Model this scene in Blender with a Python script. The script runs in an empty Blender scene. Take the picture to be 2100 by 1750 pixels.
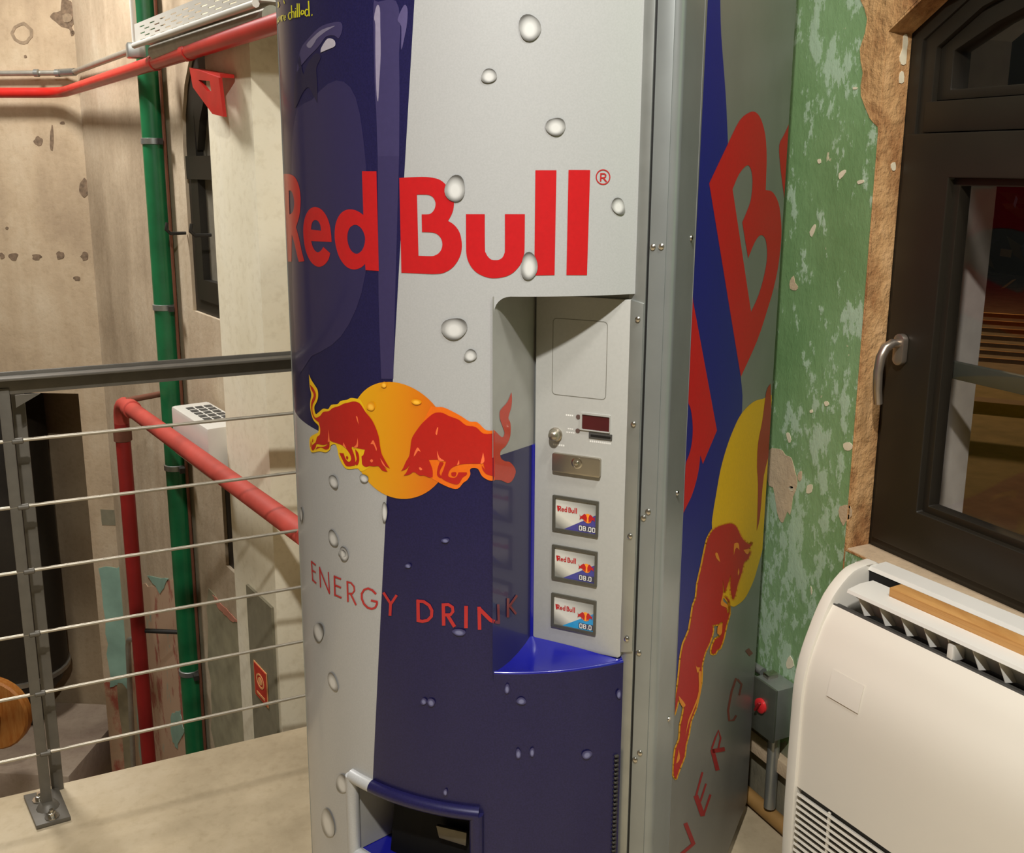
import bpy, bmesh, math, random
import numpy as np
from mathutils import Vector, Matrix
from mathutils.geometry import tessellate_polygon

random.seed(4)
SC = bpy.context.scene
COL = SC.collection

# ------------------------------------------------------------------ camera
FOC, EYE, TILT, HEAD, PCX, PCY, ROLL = 2040.0, 1.5, math.radians(12.2), math.radians(25.45), 1050.0, 785.0, math.radians(.3)
UPV = Vector((0, 0, 1))
_fh = Vector((math.sin(HEAD), math.cos(HEAD), 0)); _rt = Vector((math.cos(HEAD), -math.sin(HEAD), 0))
C_FW = _fh * math.cos(TILT) - UPV * math.sin(TILT)
_up = _fh * math.sin(TILT) + UPV * math.cos(TILT)
C_RT = _rt * math.cos(ROLL) + _up * math.sin(ROLL)
C_UP = -_rt * math.sin(ROLL) + _up * math.cos(ROLL)
C_O = Vector((0, 0, EYE))
cam_d = bpy.data.cameras.new('camera'); cam = bpy.data.objects.new('camera', cam_d); COL.objects.link(cam)
cam_d.sensor_fit = 'HORIZONTAL'; cam_d.sensor_width = 36; cam_d.lens = FOC / 2100 * 36
cam_d.shift_x = 0; cam_d.shift_y = -(875 - PCY) / 2100; cam_d.clip_start = .02
m = Matrix.Identity(4)
for i in range(3):
    m[i][0] = C_RT[i]; m[i][1] = C_UP[i]; m[i][2] = -C_FW[i]; m[i][3] = C_O[i]
cam.matrix_world = m
SC.camera = cam
SC.view_settings.view_transform = 'Standard'; SC.view_settings.look = 'None'
SC.view_settings.gamma = 1; SC.view_settings.use_curve_mapping = False
SC.view_settings.exposure = -.28

# ------------------------------------------------------------------ world and lamps
wd = bpy.data.worlds.new('night'); SC.world = wd; wd.use_nodes = True
wd.node_tree.nodes['Background'].inputs[0].default_value = (.010, .012, .022, 1)
wd.node_tree.nodes['Background'].inputs[1].default_value = 1.0

def area(name, loc, target, size, power, col, size_y=None, spread=None):
    l = bpy.data.lights.new(name, 'AREA'); l.energy = power; l.color = col
    l.shape = 'RECTANGLE' if size_y else 'DISK'; l.size = size
    if size_y: l.size_y = size_y
    if spread: l.spread = spread
    o = bpy.data.objects.new(name, l); COL.objects.link(o); o.location = loc
    d = Vector(target) - Vector(loc); o.rotation_euler = d.to_track_quat('-Z', 'Y').to_euler()
    return o
WARM = (1.0, .975, .935)
area('stairwell_lamp', (-.55, 4.15, 3.15), (-.5, 4.0, 0), .60, 90, WARM)
area('hall_lamp', (-.25, -.12, 3.0), (.1, .4, 0), .11, 98, WARM)
area('window_lamp', (.80, .10, 3.15), (.95, .5, 0), .25, 34, WARM)
area('street_lamp', (8.5, 9.0, 4.6), (6.5, 5.5, -.5), .5, 170, (1.0, .64, .28))

# ------------------------------------------------------------------ helpers
def ray(x, y): return C_FW * FOC + C_RT * (x - PCX) + C_UP * (PCY - y)
def on_z(x, y, z=0.0):
    r = ray(x, y); return C_O + r * ((z - EYE) / r.z)
def on_v(x, y, p, n):
    """point where the sight line of a photo point meets a vertical plane"""
    r = ray(x, y); k = (n[0] * p[0] + n[1] * p[1]) / (n[0] * r.x + n[1] * r.y); return C_O + r * k

def lin(c):
    return tuple(((v / 255) / 12.92 if v / 255 <= .04045 else ((v / 255 + .055) / 1.055) ** 2.4) for v in c) + (1,)

def tag(o, label=None, cat=None, group=None, kind=None):
    if label: o['label'] = label
    if cat: o['category'] = cat
    if group: o['group'] = group
    if kind: o['kind'] = kind
    return o
def empty(name, loc=(0, 0, 0), rz=0.0, label=None, cat=None, group=None, kind=None):
    o = bpy.data.objects.new(name, None); COL.objects.link(o); o.location = loc; o.rotation_euler = (0, 0, rz)
    o.empty_display_size = .1
    return tag(o, label, cat, group, kind)
def link(name, me, mat=None, parent=None):
    o = bpy.data.objects.new(name, me); COL.objects.link(o)
    if mat is not None:
        for mm in (mat if isinstance(mat, (list, tuple)) else [mat]): me.materials.append(mm)
    if parent: o.parent = parent
    return o
def from_bm(name, bm, mat=None, parent=None, smooth=None, normals=True):
    if normals: bmesh.ops.recalc_face_normals(bm, faces=bm.faces)
    me = bpy.data.meshes.new(name); bm.to_mesh(me); bm.free()
    o = link(name, me, mat, parent)
    if smooth is not None:
        for p in me.polygons: p.use_smooth = True
        me.set_sharp_from_angle(angle=math.radians(smooth))
    return o
def pydata(name, vs, fs, mat=None, parent=None, smooth=None):
    bm = bmesh.new(); v = [bm.verts.new(p) for p in vs]
    for f in fs:
        try: bm.faces.new([v[i] for i in f])
        except ValueError: pass
    return from_bm(name, bm, mat, parent, smooth)
def add_box(bm, c, s, rot=None, bev=0, seg=2):
    M = Matrix.Translation(c) @ (rot.to_4x4() if rot is not None else Matrix.Identity(4)) @ Matrix.Diagonal((*s, 1))
    r = bmesh.ops.create_cube(bm, size=1, matrix=M)
    if bev:
        es = list({e for v in r['verts'] for e in v.link_edges})
        bmesh.ops.bevel(bm, geom=es, offset=bev, segments=seg, profile=.6, affect='EDGES')
def box(name, c, s, mat, parent=None, rz=0, bev=0, seg=2, rot=None):
    bm = bmesh.new(); add_box(bm, c, s, rot if rot is not None else Matrix.Rotation(rz, 3, 'Z'), bev, seg)
    return from_bm(name, bm, mat, parent, 40 if bev else None)
def add_tube(bm, pts, r, n=12, cap=True):
    pts = [Vector(p) for p in pts]; rings = []; prev = None
    rr = r if isinstance(r, (list, tuple)) else [r] * len(pts)
    for i, p in enumerate(pts):
        a = pts[max(i - 1, 0)]; b = pts[min(i + 1, len(pts) - 1)]; t = (b - a).normalized()
        if prev is None:
            u = t.cross(UPV); u = u if u.length > 1e-3 else t.cross(Vector((1, 0, 0))); u.normalize()
        else: u = (prev - t * prev.dot(t)).normalized()
        w = t.cross(u); prev = u
        k = 1.0
        if 0 < i < len(pts) - 1:
            c = (p - a).normalized().dot((b - p).normalized()); k = 1 / max(.4, math.sqrt((1 + c) / 2)); k = min(k, 1.2)
        rings.append([bm.verts.new(p + (u * math.cos(q) + w * math.sin(q)) * rr[i] * k) for q in [2 * math.pi * j / n for j in range(n)]])
    for a, b in zip(rings, rings[1:]):
        for j in range(n): bm.faces.new((a[j], a[(j + 1) % n], b[(j + 1) % n], b[j]))
    if cap: bm.faces.new(rings[0][::-1]); bm.faces.new(rings[-1])
def tube(name, pts, r, mat, parent=None, n=12):
    bm = bmesh.new(); add_tube(bm, pts, r, n); return from_bm(name, bm, mat, parent, 50)
def bend(a, b, c, r, n=6):
    """round the corner a-b-c with radius-like length r"""
    a, b, c = Vector(a), Vector(b), Vector(c); p = b + (a - b).normalized() * r; q = b + (c - b).normalized() * r
    return [(p * (1 - t) ** 2 + b * 2 * t * (1 - t) + q * t * t) for t in [i / n for i in range(n + 1)]]
def extrude_poly(name, pts, vec, mat, parent=None, bev=0, holes=(), smooth=None):
    """solid prism of a planar 3-D outline (with holes) along vec"""
    loops = [[Vector(p) for p in pts]] + [[Vector(p) for p in h] for h in holes]; vec = Vector(vec)
    tris = tessellate_polygon(loops); flat = [p for l in loops for p in l]
    bm = bmesh.new(); A = [bm.verts.new(p) for p in flat]; B = [bm.verts.new(p + vec) for p in flat]
    for t in tris:
        try: bm.faces.new([A[i] for i in t]); bm.faces.new([B[i] for i in reversed(t)])
        except ValueError: pass
    k = 0
    for l in loops:
        n = len(l)
        for i in range(n):
            a, b = k + i, k + (i + 1) % n; bm.faces.new((A[a], A[b], B[b], B[a]))
        k += n
    bmesh.ops.recalc_face_normals(bm, faces=bm.faces)
    if bev:
        es = [e for e in bm.edges if len(e.link_faces) == 2 and e.calc_face_angle(0) > .6]
        bmesh.ops.bevel(bm, geom=es, offset=bev, segments=2, profile=.6, affect='EDGES')
    return from_bm(name, bm, mat, parent, smooth if smooth else (40 if bev else None))
def lathe(name, prof, mat, parent=None, n=20, M=None):
    """prof = [(radius, height)] turned about local Z, placed by matrix M"""
    bm = bmesh.new(); rings = []
    for r, z in prof: rings.append([bm.verts.new((r * math.cos(2 * math.pi * j / n), r * math.sin(2 * math.pi * j / n), z)) for j in range(n)])
    for a, b in zip(rings, rings[1:]):
        for j in range(n): bm.faces.new((a[j], a[(j + 1) % n], b[(j + 1) % n], b[j]))
    bm.faces.new(rings[0][::-1]); bm.faces.new(rings[-1])
    if M is not None: bmesh.ops.transform(bm, matrix=M, verts=bm.verts)
    return from_bm(name, bm, mat, parent, 40)
def smooth_loop(pts, sub=3):
    """Catmull-Rom through the points; a third item marks a sharp corner"""
    n = len(pts); out = []
    for i in range(n):
        p0, p1, p2, p3 = pts[i - 1], pts[i], pts[(i + 1) % n], pts[(i + 2) % n]
        c1, c2 = len(p1) > 2, len(p2) > 2
        out.append((p1[0], p1[1]))
        if c1 and c2: continue
        a = p1 if c1 else p0; d = p2 if c2 else p3
        for k in range(1, sub):
            t = k / sub; q = []
            for j in (0, 1):
                q.append(.5 * (2 * p1[j] + (p2[j] - a[j]) * t + (2 * a[j] - 5 * p1[j] + 4 * p2[j] - d[j]) * t * t + (-a[j] + 3 * p1[j] - 3 * p2[j] + d[j]) * t ** 3))
            out.append(tuple(q))
    return out
def stroke(pts, w):
    """outline of a pen line of width w"""
    L, R = [], []; n = len(pts)
    for i, p in enumerate(pts):
        a, b = pts[max(i - 1, 0)], pts[min(i + 1, n - 1)]; dx, dy = b[0] - a[0], b[1] - a[1]; l = math.hypot(dx, dy) or 1
        L.append((p[0] - dy / l * w / 2, p[1] + dx / l * w / 2)); R.append((p[0] + dy / l * w / 2, p[1] - dx / l * w / 2))
    return L + R[::-1]
def blob(cx, cy, rx, ry, n=14, j=.18, rnd=random):
    return [(cx + rx * (1 + rnd.uniform(-j, j)) * math.cos(2 * math.pi * i / n), cy + ry * (1 + rnd.uniform(-j, j)) * math.sin(2 * math.pi * i / n)) for i in range(n)]
def crop(ox, oy, s, pts): return [(ox + p[0] / s, oy + p[1] / s) + tuple(p[2:]) for p in pts]

# ------------------------------------------------------------------ materials
class NT:
    def __init__(s, name):
        s.m = bpy.data.materials.new(name); s.m.use_nodes = True; s.t = s.m.node_tree; s.b = s.t.nodes['Principled BSDF']
    def n(s, typ, **kw):
        nd = s.t.nodes.new(typ)
        for k, v in kw.items(): setattr(nd, k, v)
        return nd
    def l(s, a, b): s.t.links.new(a, b)
    def math(s, op, a, b=None):
        nd = s.n('ShaderNodeMath', operation=op)
        for i, v in enumerate((a, b)):
            if v is None: continue
            if hasattr(v, 'default_value') or hasattr(v, 'links'): s.l(v, nd.inputs[i])
            else: nd.inputs[i].default_value = v
        return nd.outputs[0]
    def ramp(s, fac, stops, interp='LINEAR'):
        r = s.n('ShaderNodeValToRGB'); r.color_ramp.interpolation = interp
        e = r.color_ramp.elements
        while len(e) < len(stops): e.new(.5)
        for el, (p, c) in zip(e, stops): el.position = p; el.color = c if len(c) == 4 else lin(c)
        s.l(fac, r.inputs[0]); return r.outputs[0]
    def mix(s, fac, a, b):
        nd = s.n('ShaderNodeMix', data_type='RGBA')
        for i, v in ((0, fac), (6, a), (7, b)):
            if hasattr(v, 'links'): s.l(v, nd.inputs[i])
            else: nd.inputs[i].default_value = v if (i == 0 or len(v) == 4) else lin(v)
        return nd.outputs[2]
    def noise(s, scale, detail=4, rough=.55, vec=None, dist=0):
        nd = s.n('ShaderNodeTexNoise'); nd.inputs['Scale'].default_value = scale; nd.inputs['Detail'].default_value = detail
        nd.inputs['Roughness'].default_value = rough; nd.inputs['Distortion'].default_value = dist
        s.l(vec if vec is not None else s.co(), nd.inputs['Vector']); return nd.outputs['Fac']
    def co(s, scale=None):
        if not hasattr(s, '_g'): s._g = s.n('ShaderNodeNewGeometry').outputs['Position']
        if scale is None: return s._g
        mp = s.n('ShaderNodeMapping'); mp.inputs['Scale'].default_value = scale; s.l(s._g, mp.inputs[0]); return mp.outputs[0]
    def bump(s, h, strength=.3, dist=.01):
        nd = s.n('ShaderNodeBump'); nd.inputs['Strength'].default_value = strength; nd.inputs['Distance'].default_value = dist
        s.l(h, nd.inputs['Height']); s.l(nd.outputs[0], s.b.inputs['Normal'])
    def set(s, color=None, rough=.5, metal=0, coat=0, spec=None):
        if color is not None:
            if hasattr(color, 'links'): s.l(color, s.b.inputs['Base Color'])
            else: s.b.inputs['Base Color'].default_value = color if len(color) == 4 else lin(color)
        if hasattr(rough, 'links'): s.l(rough, s.b.inputs['Roughness'])
        else: s.b.inputs['Roughness'].default_value = rough
        s.b.inputs['Metallic'].default_value = metal; s.b.inputs['Coat Weight'].default_value = coat
        s.b.inputs['Coat Roughness'].default_value = .08
        if spec is not None: s.b.inputs['Specular IOR Level'].default_value = spec
        return s.m
def plain(name, col, rough=.5, metal=0, coat=0, var=.10, scale=30, bump=0, spec=None):
    """one colour with slight procedural mottling"""
    t = NT(name); c = lin(col); f = t.noise(scale)
    lo = tuple(v * (1 - var) for v in c[:3]) + (1,); hi = tuple(min(1, v * (1 + var)) for v in c[:3]) + (1,)
    t.set(t.ramp(f, [(.3, lo), (.7, hi)]), rough, metal, coat, spec)
    if bump: t.bump(t.noise(scale * 4), bump, .004)
    return t.m
MT = {}
MT['rail'] = plain('grey_painted_steel', (98, 93, 84), .5, .25)
MT['cable'] = plain('steel_cable', (176, 168, 152), .45, .7)
MT['galv'] = plain('galvanised_steel', (165, 168, 164), .38, .75, scale=12, var=.12)
MT['chrome'] = plain('bright_steel', (200, 195, 185), .22, 1)
MT['nickel'] = plain('nickel_plate', (176, 168, 152), .3, .9, scale=20)
MT['black'] = plain('black_plastic', (14, 13, 13), .5)
MT['dark'] = plain('dark_grey', (46, 43, 38), .6)
MT['redpipe'] = plain('red_fire_pipe_paint', (205, 38, 30), .42, 0, .2, var=.15, scale=9)
MT['redpipe_old'] = plain('faded_red_pipe_paint', (192, 74, 62), .6, 0, 0, var=.18, scale=8)
MT['redriser'] = plain('shaded_red_pipe_paint', (158, 36, 32), .5, 0, 0, var=.15, scale=8)  # riser copy of the pipe red, its shade put into the colour
MT['greenpipe'] = plain('green_pipe_paint', (22, 112, 66), .42, 0, .2, var=.2, scale=10)
MT['rust'] = plain('rust_brown', (118, 72, 52), .8)
MT['white'] = plain('white_enamel', (222, 219, 210), .45, var=.04, scale=6)
MT['cream_plastic'] = plain('cream_plastic', (224, 218, 205), .42, var=.03, scale=5)
MT['grille_dark'] = plain('dark_grey_lining', (70, 68, 64), .7)  # even dark grey for backings, rims and grille cells
MT['wood'] = NT('raw_pine').set(None)
t = NT('raw_pine'); w_ = t.noise(6, 6, .6, t.co((3, .6, 40)), .6)
t.set(t.ramp(w_, [(.3, (176, 122, 62)), (.55, (206, 156, 92)), (.75, (190, 138, 76))]), .6); MT['wood'] = t.m
t = NT('orange_wood'); w_ = t.noise(5, 6, .6, t.co((14, 14, 2)))
t.set(t.ramp(w_, [(.3, (190, 108, 40)), (.7, (216, 150, 76))]), .5); MT['orange_wood'] = t.m
MT['conduit'] = plain('zinc_conduit', (176, 172, 160), .42, .6)
MT['frame'] = plain('dark_brown_window_frame', (31, 26, 17), .5, 0, 0, var=.08, scale=14)
MT['sign_red'] = plain('sign_red', (200, 52, 34), .5); MT['sign_pale'] = plain('sign_pale_print', (236, 170, 110), .5)
MT['plate_grey'] = plain('grey_painted_panel', (134, 128, 106), .65)
MT['handle'] = plain('brushed_nickel_handle', (172, 160, 146), .32, .85)
t = NT('window_glass'); tr_ = t.n('ShaderNodeBsdfTransparent'); gl_ = t.n('ShaderNodeBsdfGlossy'); gl_.inputs['Roughness'].default_value = .02; mx_ = t.n('ShaderNodeMixShader'); mx_.inputs[0].default_value = .035
t.l(tr_.outputs[0], mx_.inputs[1]); t.l(gl_.outputs[0], mx_.inputs[2]); t.l(mx_.outputs[0], t.t.nodes['Material Output'].inputs[0]); MT['glass'] = t.m

def concrete(name, lo, mid, hi, streak=.5, bump=.35):
    t = NT(name); f = t.noise(1.6, 8, .62); s = t.noise(2.2, 5, .6, t.co((3.2, 3.2, .25))); g = t.noise(38, 3, .6)
    k = t.math('ADD', t.math('MULTIPLY', f, 1 - streak * .6), t.math('MULTIPLY', s, streak * .6))
    c = t.ramp(k, [(.34, lo), (.5, mid), (.64, hi)])
    sp = t.ramp(g, [(.22, (226, 222, 214)), (.50, (255, 255, 255))])
    mx = t.n('ShaderNodeMix', data_type='RGBA', blend_type='MULTIPLY'); mx.inputs[0].default_value = .5
    t.l(c, mx.inputs[6]); t.l(sp, mx.inputs[7])
    t.set(mx.outputs[2], .85); t.bump(t.math('ADD', f, t.math('MULTIPLY', g, .35)), bump, .012); return t
MT['concrete'] = concrete('bare_concrete', (166, 142, 120), (196, 172, 148), (212, 194, 172)).m
MT['slab'] = concrete('screed_floor', (158, 142, 114), (186, 169, 139), (204, 189, 162), .1, .25).m
MT['ledge'] = concrete('pale_stone', (168, 146, 128), (196, 176, 154), (210, 194, 172), .1).m
MT['cream_wall'] = concrete('cream_plaster', (236, 226, 196), (246, 238, 212), (250, 244, 222), .5, .12).m
MT['shade_concrete'] = concrete('raw_brown_concrete', (170, 148, 116), (190, 166, 132), (204, 182, 148), .5).m
def peeled(name, upper, zline):
    """upper plaster over old red and green paint below a level"""
    t = concrete(name, *upper); base = t.b.inputs['Base Color'].links[0].from_socket
    z = t.n('ShaderNodeSeparateXYZ'); t.l(t.co(), z.inputs[0])
    wob = t.math('MULTIPLY', t.math('SUBTRACT', t.noise(3.0, 5), .5), .9)
    low = t.math('LESS_THAN', t.math('ADD', z.outputs[2], wob), zline)
    a = t.ramp(t.noise(2.6, 7, .65, t.co((1, 1, .55))), [(.36, (136, 178, 160)), (.44, (188, 160, 128)), (.52, (196, 160, 128)), (.58, (176, 92, 74)), (.66, (188, 128, 100)), (.74, (150, 140, 112))])
    t.set(t.mix(low, base, a), .85); return t.m
MT['peeled'] = peeled('peeling_stairwell_plaster', ((164, 142, 116), (194, 172, 142), (212, 194, 166)), -1.2)
MT['peeled2'] = peeled('peeling_pier_plaster', ((166, 146, 120), (198, 178, 150), (216, 200, 174)), -1.1)
# green peeling paint
t = NT('peeling_green_paint')
n1 = t.noise(2.2, 6, .6); n2 = t.noise(24, 7, .72, t.co((1, 1, .5))); n3 = t.noise(30, 4, .6, t.co((1, 1, .6)))
g0 = t.ramp(n1, [(.32, (98, 134, 84)), (.5, (114, 148, 98)), (.66, (128, 160, 114))])
pale = t.ramp(t.math('ADD', n2, t.math('MULTIPLY', t.math('SUBTRACT', n1, .5), .5)), [(.55, (0, 0, 0)), (.59, (255, 255, 255))])
g1 = t.mix(pale, g0, (164, 188, 160))
ch = t.ramp(n3, [(.70, (0, 0, 0)), (.72, (255, 255, 255))])
g2 = t.mix(ch, g1, (196, 190, 158))
z = t.n('ShaderNodeSeparateXYZ'); t.l(t.co(), z.inputs[0])
low = t.math('LESS_THAN', t.math('ADD', z.outputs[2], t.math('MULTIPLY', t.math('SUBTRACT', t.noise(7, 6), .5), .22)), .17)
gc = t.ramp(t.noise(6, 6), [(.35, (92, 88, 74)), (.55, (132, 126, 106)), (.7, (112, 118, 92))])
t.set(t.mix(low, g2, gc), .62); t.bump(t.math('ADD', n2, t.math('MULTIPLY', n3, .5)), .4, .008); MT['green'] = t.m
t = NT('bare_ochre_masonry'); n1 = t.noise(9, 7, .65, t.co((1, 1, .6))); n2 = t.noise(45, 4)
t.set(t.ramp(n1, [(.32, (96, 60, 30)), (.40, (152, 106, 62)), (.53, (190, 148, 98)), (.68, (206, 166, 118))]), .9)
t.bump(t.math('ADD', n1, t.math('MULTIPLY', n2, .4)), .8, .02); MT['ochre'] = t.m
MT['mint'] = plain('old_mint_paint', (150, 186, 168), .7, var=.16, scale=7)
t = NT('old_pink_plaster'); n1 = t.noise(5, 7, .65, t.co((1, 1, .5)))
t.set(t.ramp(n1, [(.34, (150, 176, 160)), (.40, (204, 170, 140)), (.52, (206, 172, 142)), (.58, (172, 96, 78)), (.66, (190, 130, 104)), (.75, (200, 166, 136))]), .85); MT['pink'] = t.m
MT['plaster'] = plain('bare_plaster', (190, 168, 138), .9, var=.12, scale=40, bump=.3)
MT['flake'] = plain('pale_paint_flake', (214, 204, 176), .8)
MT['pit'] = plain('dark_pit', (124, 104, 84), .95, var=.35, scale=60)
MT['stain'] = plain('old_stain', (150, 130, 106), .9, var=.2, scale=60)
MT['ceiling'] = plain('ceiling_plaster', (160, 150, 132), .9)
MT['hall'] = plain('hall_plaster', (150, 138, 118), .9, scale=4)
# ------------------------------------------------------------------ the setting
WX = 1.46                                   # face of the green wall
SLAB_Y = 2.465                              # edge of the landing
def st(o): o['kind'] = 'structure'; return o
st(box('floor', (-.77, -.2675, -.15), (4.46, 5.465, .30), MT['slab']))
st(box('floor_lower', (-1.2, 4.0, -3.1), (6.5, 6.0, .2), MT['slab']))
st(box('ceiling', (-.7, 2.2, 3.3), (5.6, 10.5, .1), MT['ceiling']))
st(box('wall_rear', (-.7, -3.05, 1.6), (4.6, .1, 3.3), MT['hall']))
st(box('wall_side', (-3.05, 1.6, .1), (.1, 9.3, 6.3), MT['hall']))

# green wall with the arched window opening
def on_x(x, y, X): return on_v(x, y, (X, 0), (1, 0))
WIN = [(1.456, .728), (1.456, 1.752), (1.33, 1.832), (1.14, 1.892), (.93, 1.912), (.72, 1.892), (.53, 1.832), (.404, 1.752), (.404, .728)]
outer = [(WX, 2.62, -.3), (WX, 2.62, 3.25), (WX, -3.0, 3.25), (WX, -3.0, -.3)]
wall_r = st(extrude_poly('wall_right', outer, (.33, 0, 0), MT['green'], holes=[[(WX, y, z) for y, z in WIN]]))
lin_out = [(WX + .0005, y, z) for y, z in WIN]
cy_, cz_ = .93, 1.3
def inset(pts, d):
    """move the window outline inwards by about d"""
    n = len(pts); out = []
    for i in range(n):
        a, p, b = Vector(pts[i - 1]), Vector(pts[i]), Vector(pts[(i + 1) % n])
        e1 = (p - a).normalized(); e2 = (b - p).normalized()
        n1 = Vector((-e1.y, e1.x)); n2 = Vector((-e2.y, e2.x))
        if n1.dot(Vector((cy_, cz_)) - p) < 0: n1.negate()
        if n2.dot(Vector((cy_, cz_)) - p) < 0: n2.negate()
        bis = (n1 + n2).normalized(); out.append(tuple(p + bis * d / max(.35, bis.dot(n1))))
    return out
rev = extrude_poly('reveal', [(WX - .001, y, z) for y, z in WIN], (.06, 0, 0), MT['ochre'], wall_r, holes=[[(WX - .001, y, z) for y, z in inset(WIN, .004)]])
jam = extrude_poly('outer_jamb', [(WX + .13, y, z) for y, z in WIN], (.20, 0, 0), plain('pale_outer_render', (168, 160, 150), .9, scale=18), wall_r, holes=[[(WX + .13, y, z) for y, z in inset(WIN, .004)]])
# ragged band of bare masonry where the paint has broken away beside the window
rnd = random.Random(7)
edge_px = [(1805, -60), (1762, 0), (1778, 40), (1766, 100), (1772, 150), (1768, 200), (1784, 240), (1802, 262), (1806, 300), (1802, 360), (1800, 420), (1797, 480), (1790, 540), (1784, 585), (1780, 640), (1774, 700), (1768, 770), (1763, 840), (1761, 900), (1752, 950), (1747, 985), (1741, 1020), (1744, 1060), (1738, 1110), (1728, 1150), (1724, 1190)]
P = [on_x(x + rnd.uniform(-3, 3), y + rnd.uniform(-4, 4), WX - .0015) for x, y in edge_px]
P2 = []
for a, b in zip(P, P[1:]):
    P2 += [a, (a + b) / 2 + Vector((0, rnd.uniform(-.004, .004), rnd.uniform(-.006, .006)))]
P2.append(P[-1])
for v in P2:
    if v.z < 1.76: v.y = max(v.y, 1.4575)
band = P2 + [Vector((WX - .0015, 1.4555, .62)), Vector((WX - .0015, 1.4555, 1.752)), Vector((WX - .0015, 1.33, 1.834)), Vector((WX - .0015, 1.33, 1.95))]
extrude_poly('bare_masonry_edge', band, (.0025, 0, 0), MT['ochre'], wall_r)
def wall_patch(name, px, mat, off=.001, parent=wall_r):
    return extrude_poly(name, [on_x(x, y, WX - off) for x, y in smooth_loop(px, 2)], (off, 0, 0), mat, parent)
wall_patch('plaster_patch', crop(1280, 650, 2.917, [(865, 800), (905, 788), (945, 800), (965, 830), (995, 840), (1010, 880), (1022, 930), (1035, 985), (1025, 1040), (1008, 1080), (1002, 1130), (990, 1185), (975, 1165), (950, 1230), (930, 1215), (915, 1170), (905, 1100), (890, 1020), (865, 1010), (855, 930)]), MT['plaster'])
wall_patch('plaster_patch', crop(1280, 650, 2.917, [(1290, 1135), (1350, 1130), (1360, 1190), (1325, 1225), (1310, 1250), (1285, 1190)]), MT['plaster'])
wall_patch('plaster_patch', crop(1280, 0, 2.5, [(850, 1440), (868, 1415), (875, 1450), (890, 1470), (880, 1490), (850, 1480)]), MT['plaster'])
wall_patch('plaster_patch', crop(1280, 650, 2.917, [(1310, 760), (1345, 750), (1368, 775), (1350, 800), (1318, 795)]), MT['flake'])
wall_patch('plaster_patch', crop(1280, 650, 2.917, [(1045, 930), (1062, 925), (1060, 970), (1048, 985), (1036, 960)]), MT['plaster'])
for pts in ([(1195, 510), (1215, 505), (1225, 525), (1205, 535)], [(968, 700), (985, 695), (998, 735), (985, 755)], [(1095, 1010), (1125, 1005), (1120, 1050), (1090, 1055)], [(1110, 560), (1125, 555), (1128, 572), (1112, 575)], [(1115, 1610), (1125, 1640), (1118, 1665)], [(980, 1020), (1010, 1015), (1005, 1050)]):
    wall_patch('paint_chip', crop(1280, 650, 2.917, pts), MT['flake'])
for pts in ([(1100, 890), (1130, 870), (1135, 885), (1105, 920)], [(950, 1190), (975, 1150), (982, 1165), (962, 1215)], [(1175, 445), (1195, 448), (1190, 458), (1172, 458)], [(990, 820), (1005, 815), (1008, 835), (995, 838)], [(1195, 928), (1225, 922), (1228, 935), (1200, 945)]):
    wall_patch('paint_chip', crop(1280, 0, 2.5, pts), MT['flake'])
wall_patch('paint_chip', [(1612, 1360), (1620, 1345), (1628, 1366), (1615, 1372)], MT['flake'])
# white filler blobs along the frame
for pts in ([(505, 215), (525, 205), (532, 250), (525, 300), (520, 380), (492, 385), (482, 340), (500, 290)], [(485, 435), (505, 430), (508, 490), (480, 495)], [(430, 985), (455, 970), (458, 1015), (438, 1020)]):
    q = crop(1680, 0, 2.917, pts)
    extrude_poly('filler_blob', [on_v(x, y, (0, 1.4505), (0, 1)) for x, y in smooth_loop(q, 2)], (0, .003, 0), MT['flake'], wall_r)
st(box('window_sill_1', (WX + .059, .93, .7185), (.117, 1.049, .032), MT['plaster'], bev=.004))
# pipe along the foot of the green wall
bp = empty('skirting_pipe', (WX - .02, 1.6, .0), 0, 'brown rusty pipe lying along the foot of the green wall', 'pipe')
tube('pipe', [(0, -1.9, .02), (0, .95, .02)], .018, plain('ochre_brown_pipe', (148, 112, 62), .6, scale=20), bp)
# ---- far stairwell walls
KA = math.atan2(ray(172, 300).x, ray(172, 300).y); KR = 5.3
K = Vector((math.sin(KA) * KR, math.cos(KA) * KR, 0))
D1 = Vector((math.sin(math.radians(119.5)), math.cos(math.radians(119.5)), 0)); N1 = Vector((D1.y, -D1.x, 0))
D2 = Vector((math.sin(math.radians(170.2)), math.cos(math.radians(170.2)), 0)); N2 = Vector((D2.y, -D2.x, 0))
if N1.dot(-K) < 0: N1.negate()
if N2.dot(-K) < 0: N2.negate()
def w1(x, y, off=0.0): q = K + N1 * off; return on_v(x, y, q, N1)
def w2(x, y, off=0.0): q = K + N2 * off; return on_v(x, y, q, N2)
def w2c(p): q = p - K; return q.dot(D2), p.z           # along-wall coordinate, height
def p2(t, z, off=0.0): return K + D2 * t + N2 * off + UPV * z
def p1(t, z, off=0.0): return K - D1 * t + N1 * off + UPV * z
def corner(a, b):
    """plan point standing a off the concrete wall and b off the pier wall"""
    dt = N1.x * N2.y - N1.y * N2.x; return K + Vector(((a * N2.y - b * N1.y) / dt, (N1.x * b - N2.x * a) / dt, 0))
def w1t(p): return -(p - K).dot(D1)
T2 = 2.95
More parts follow.
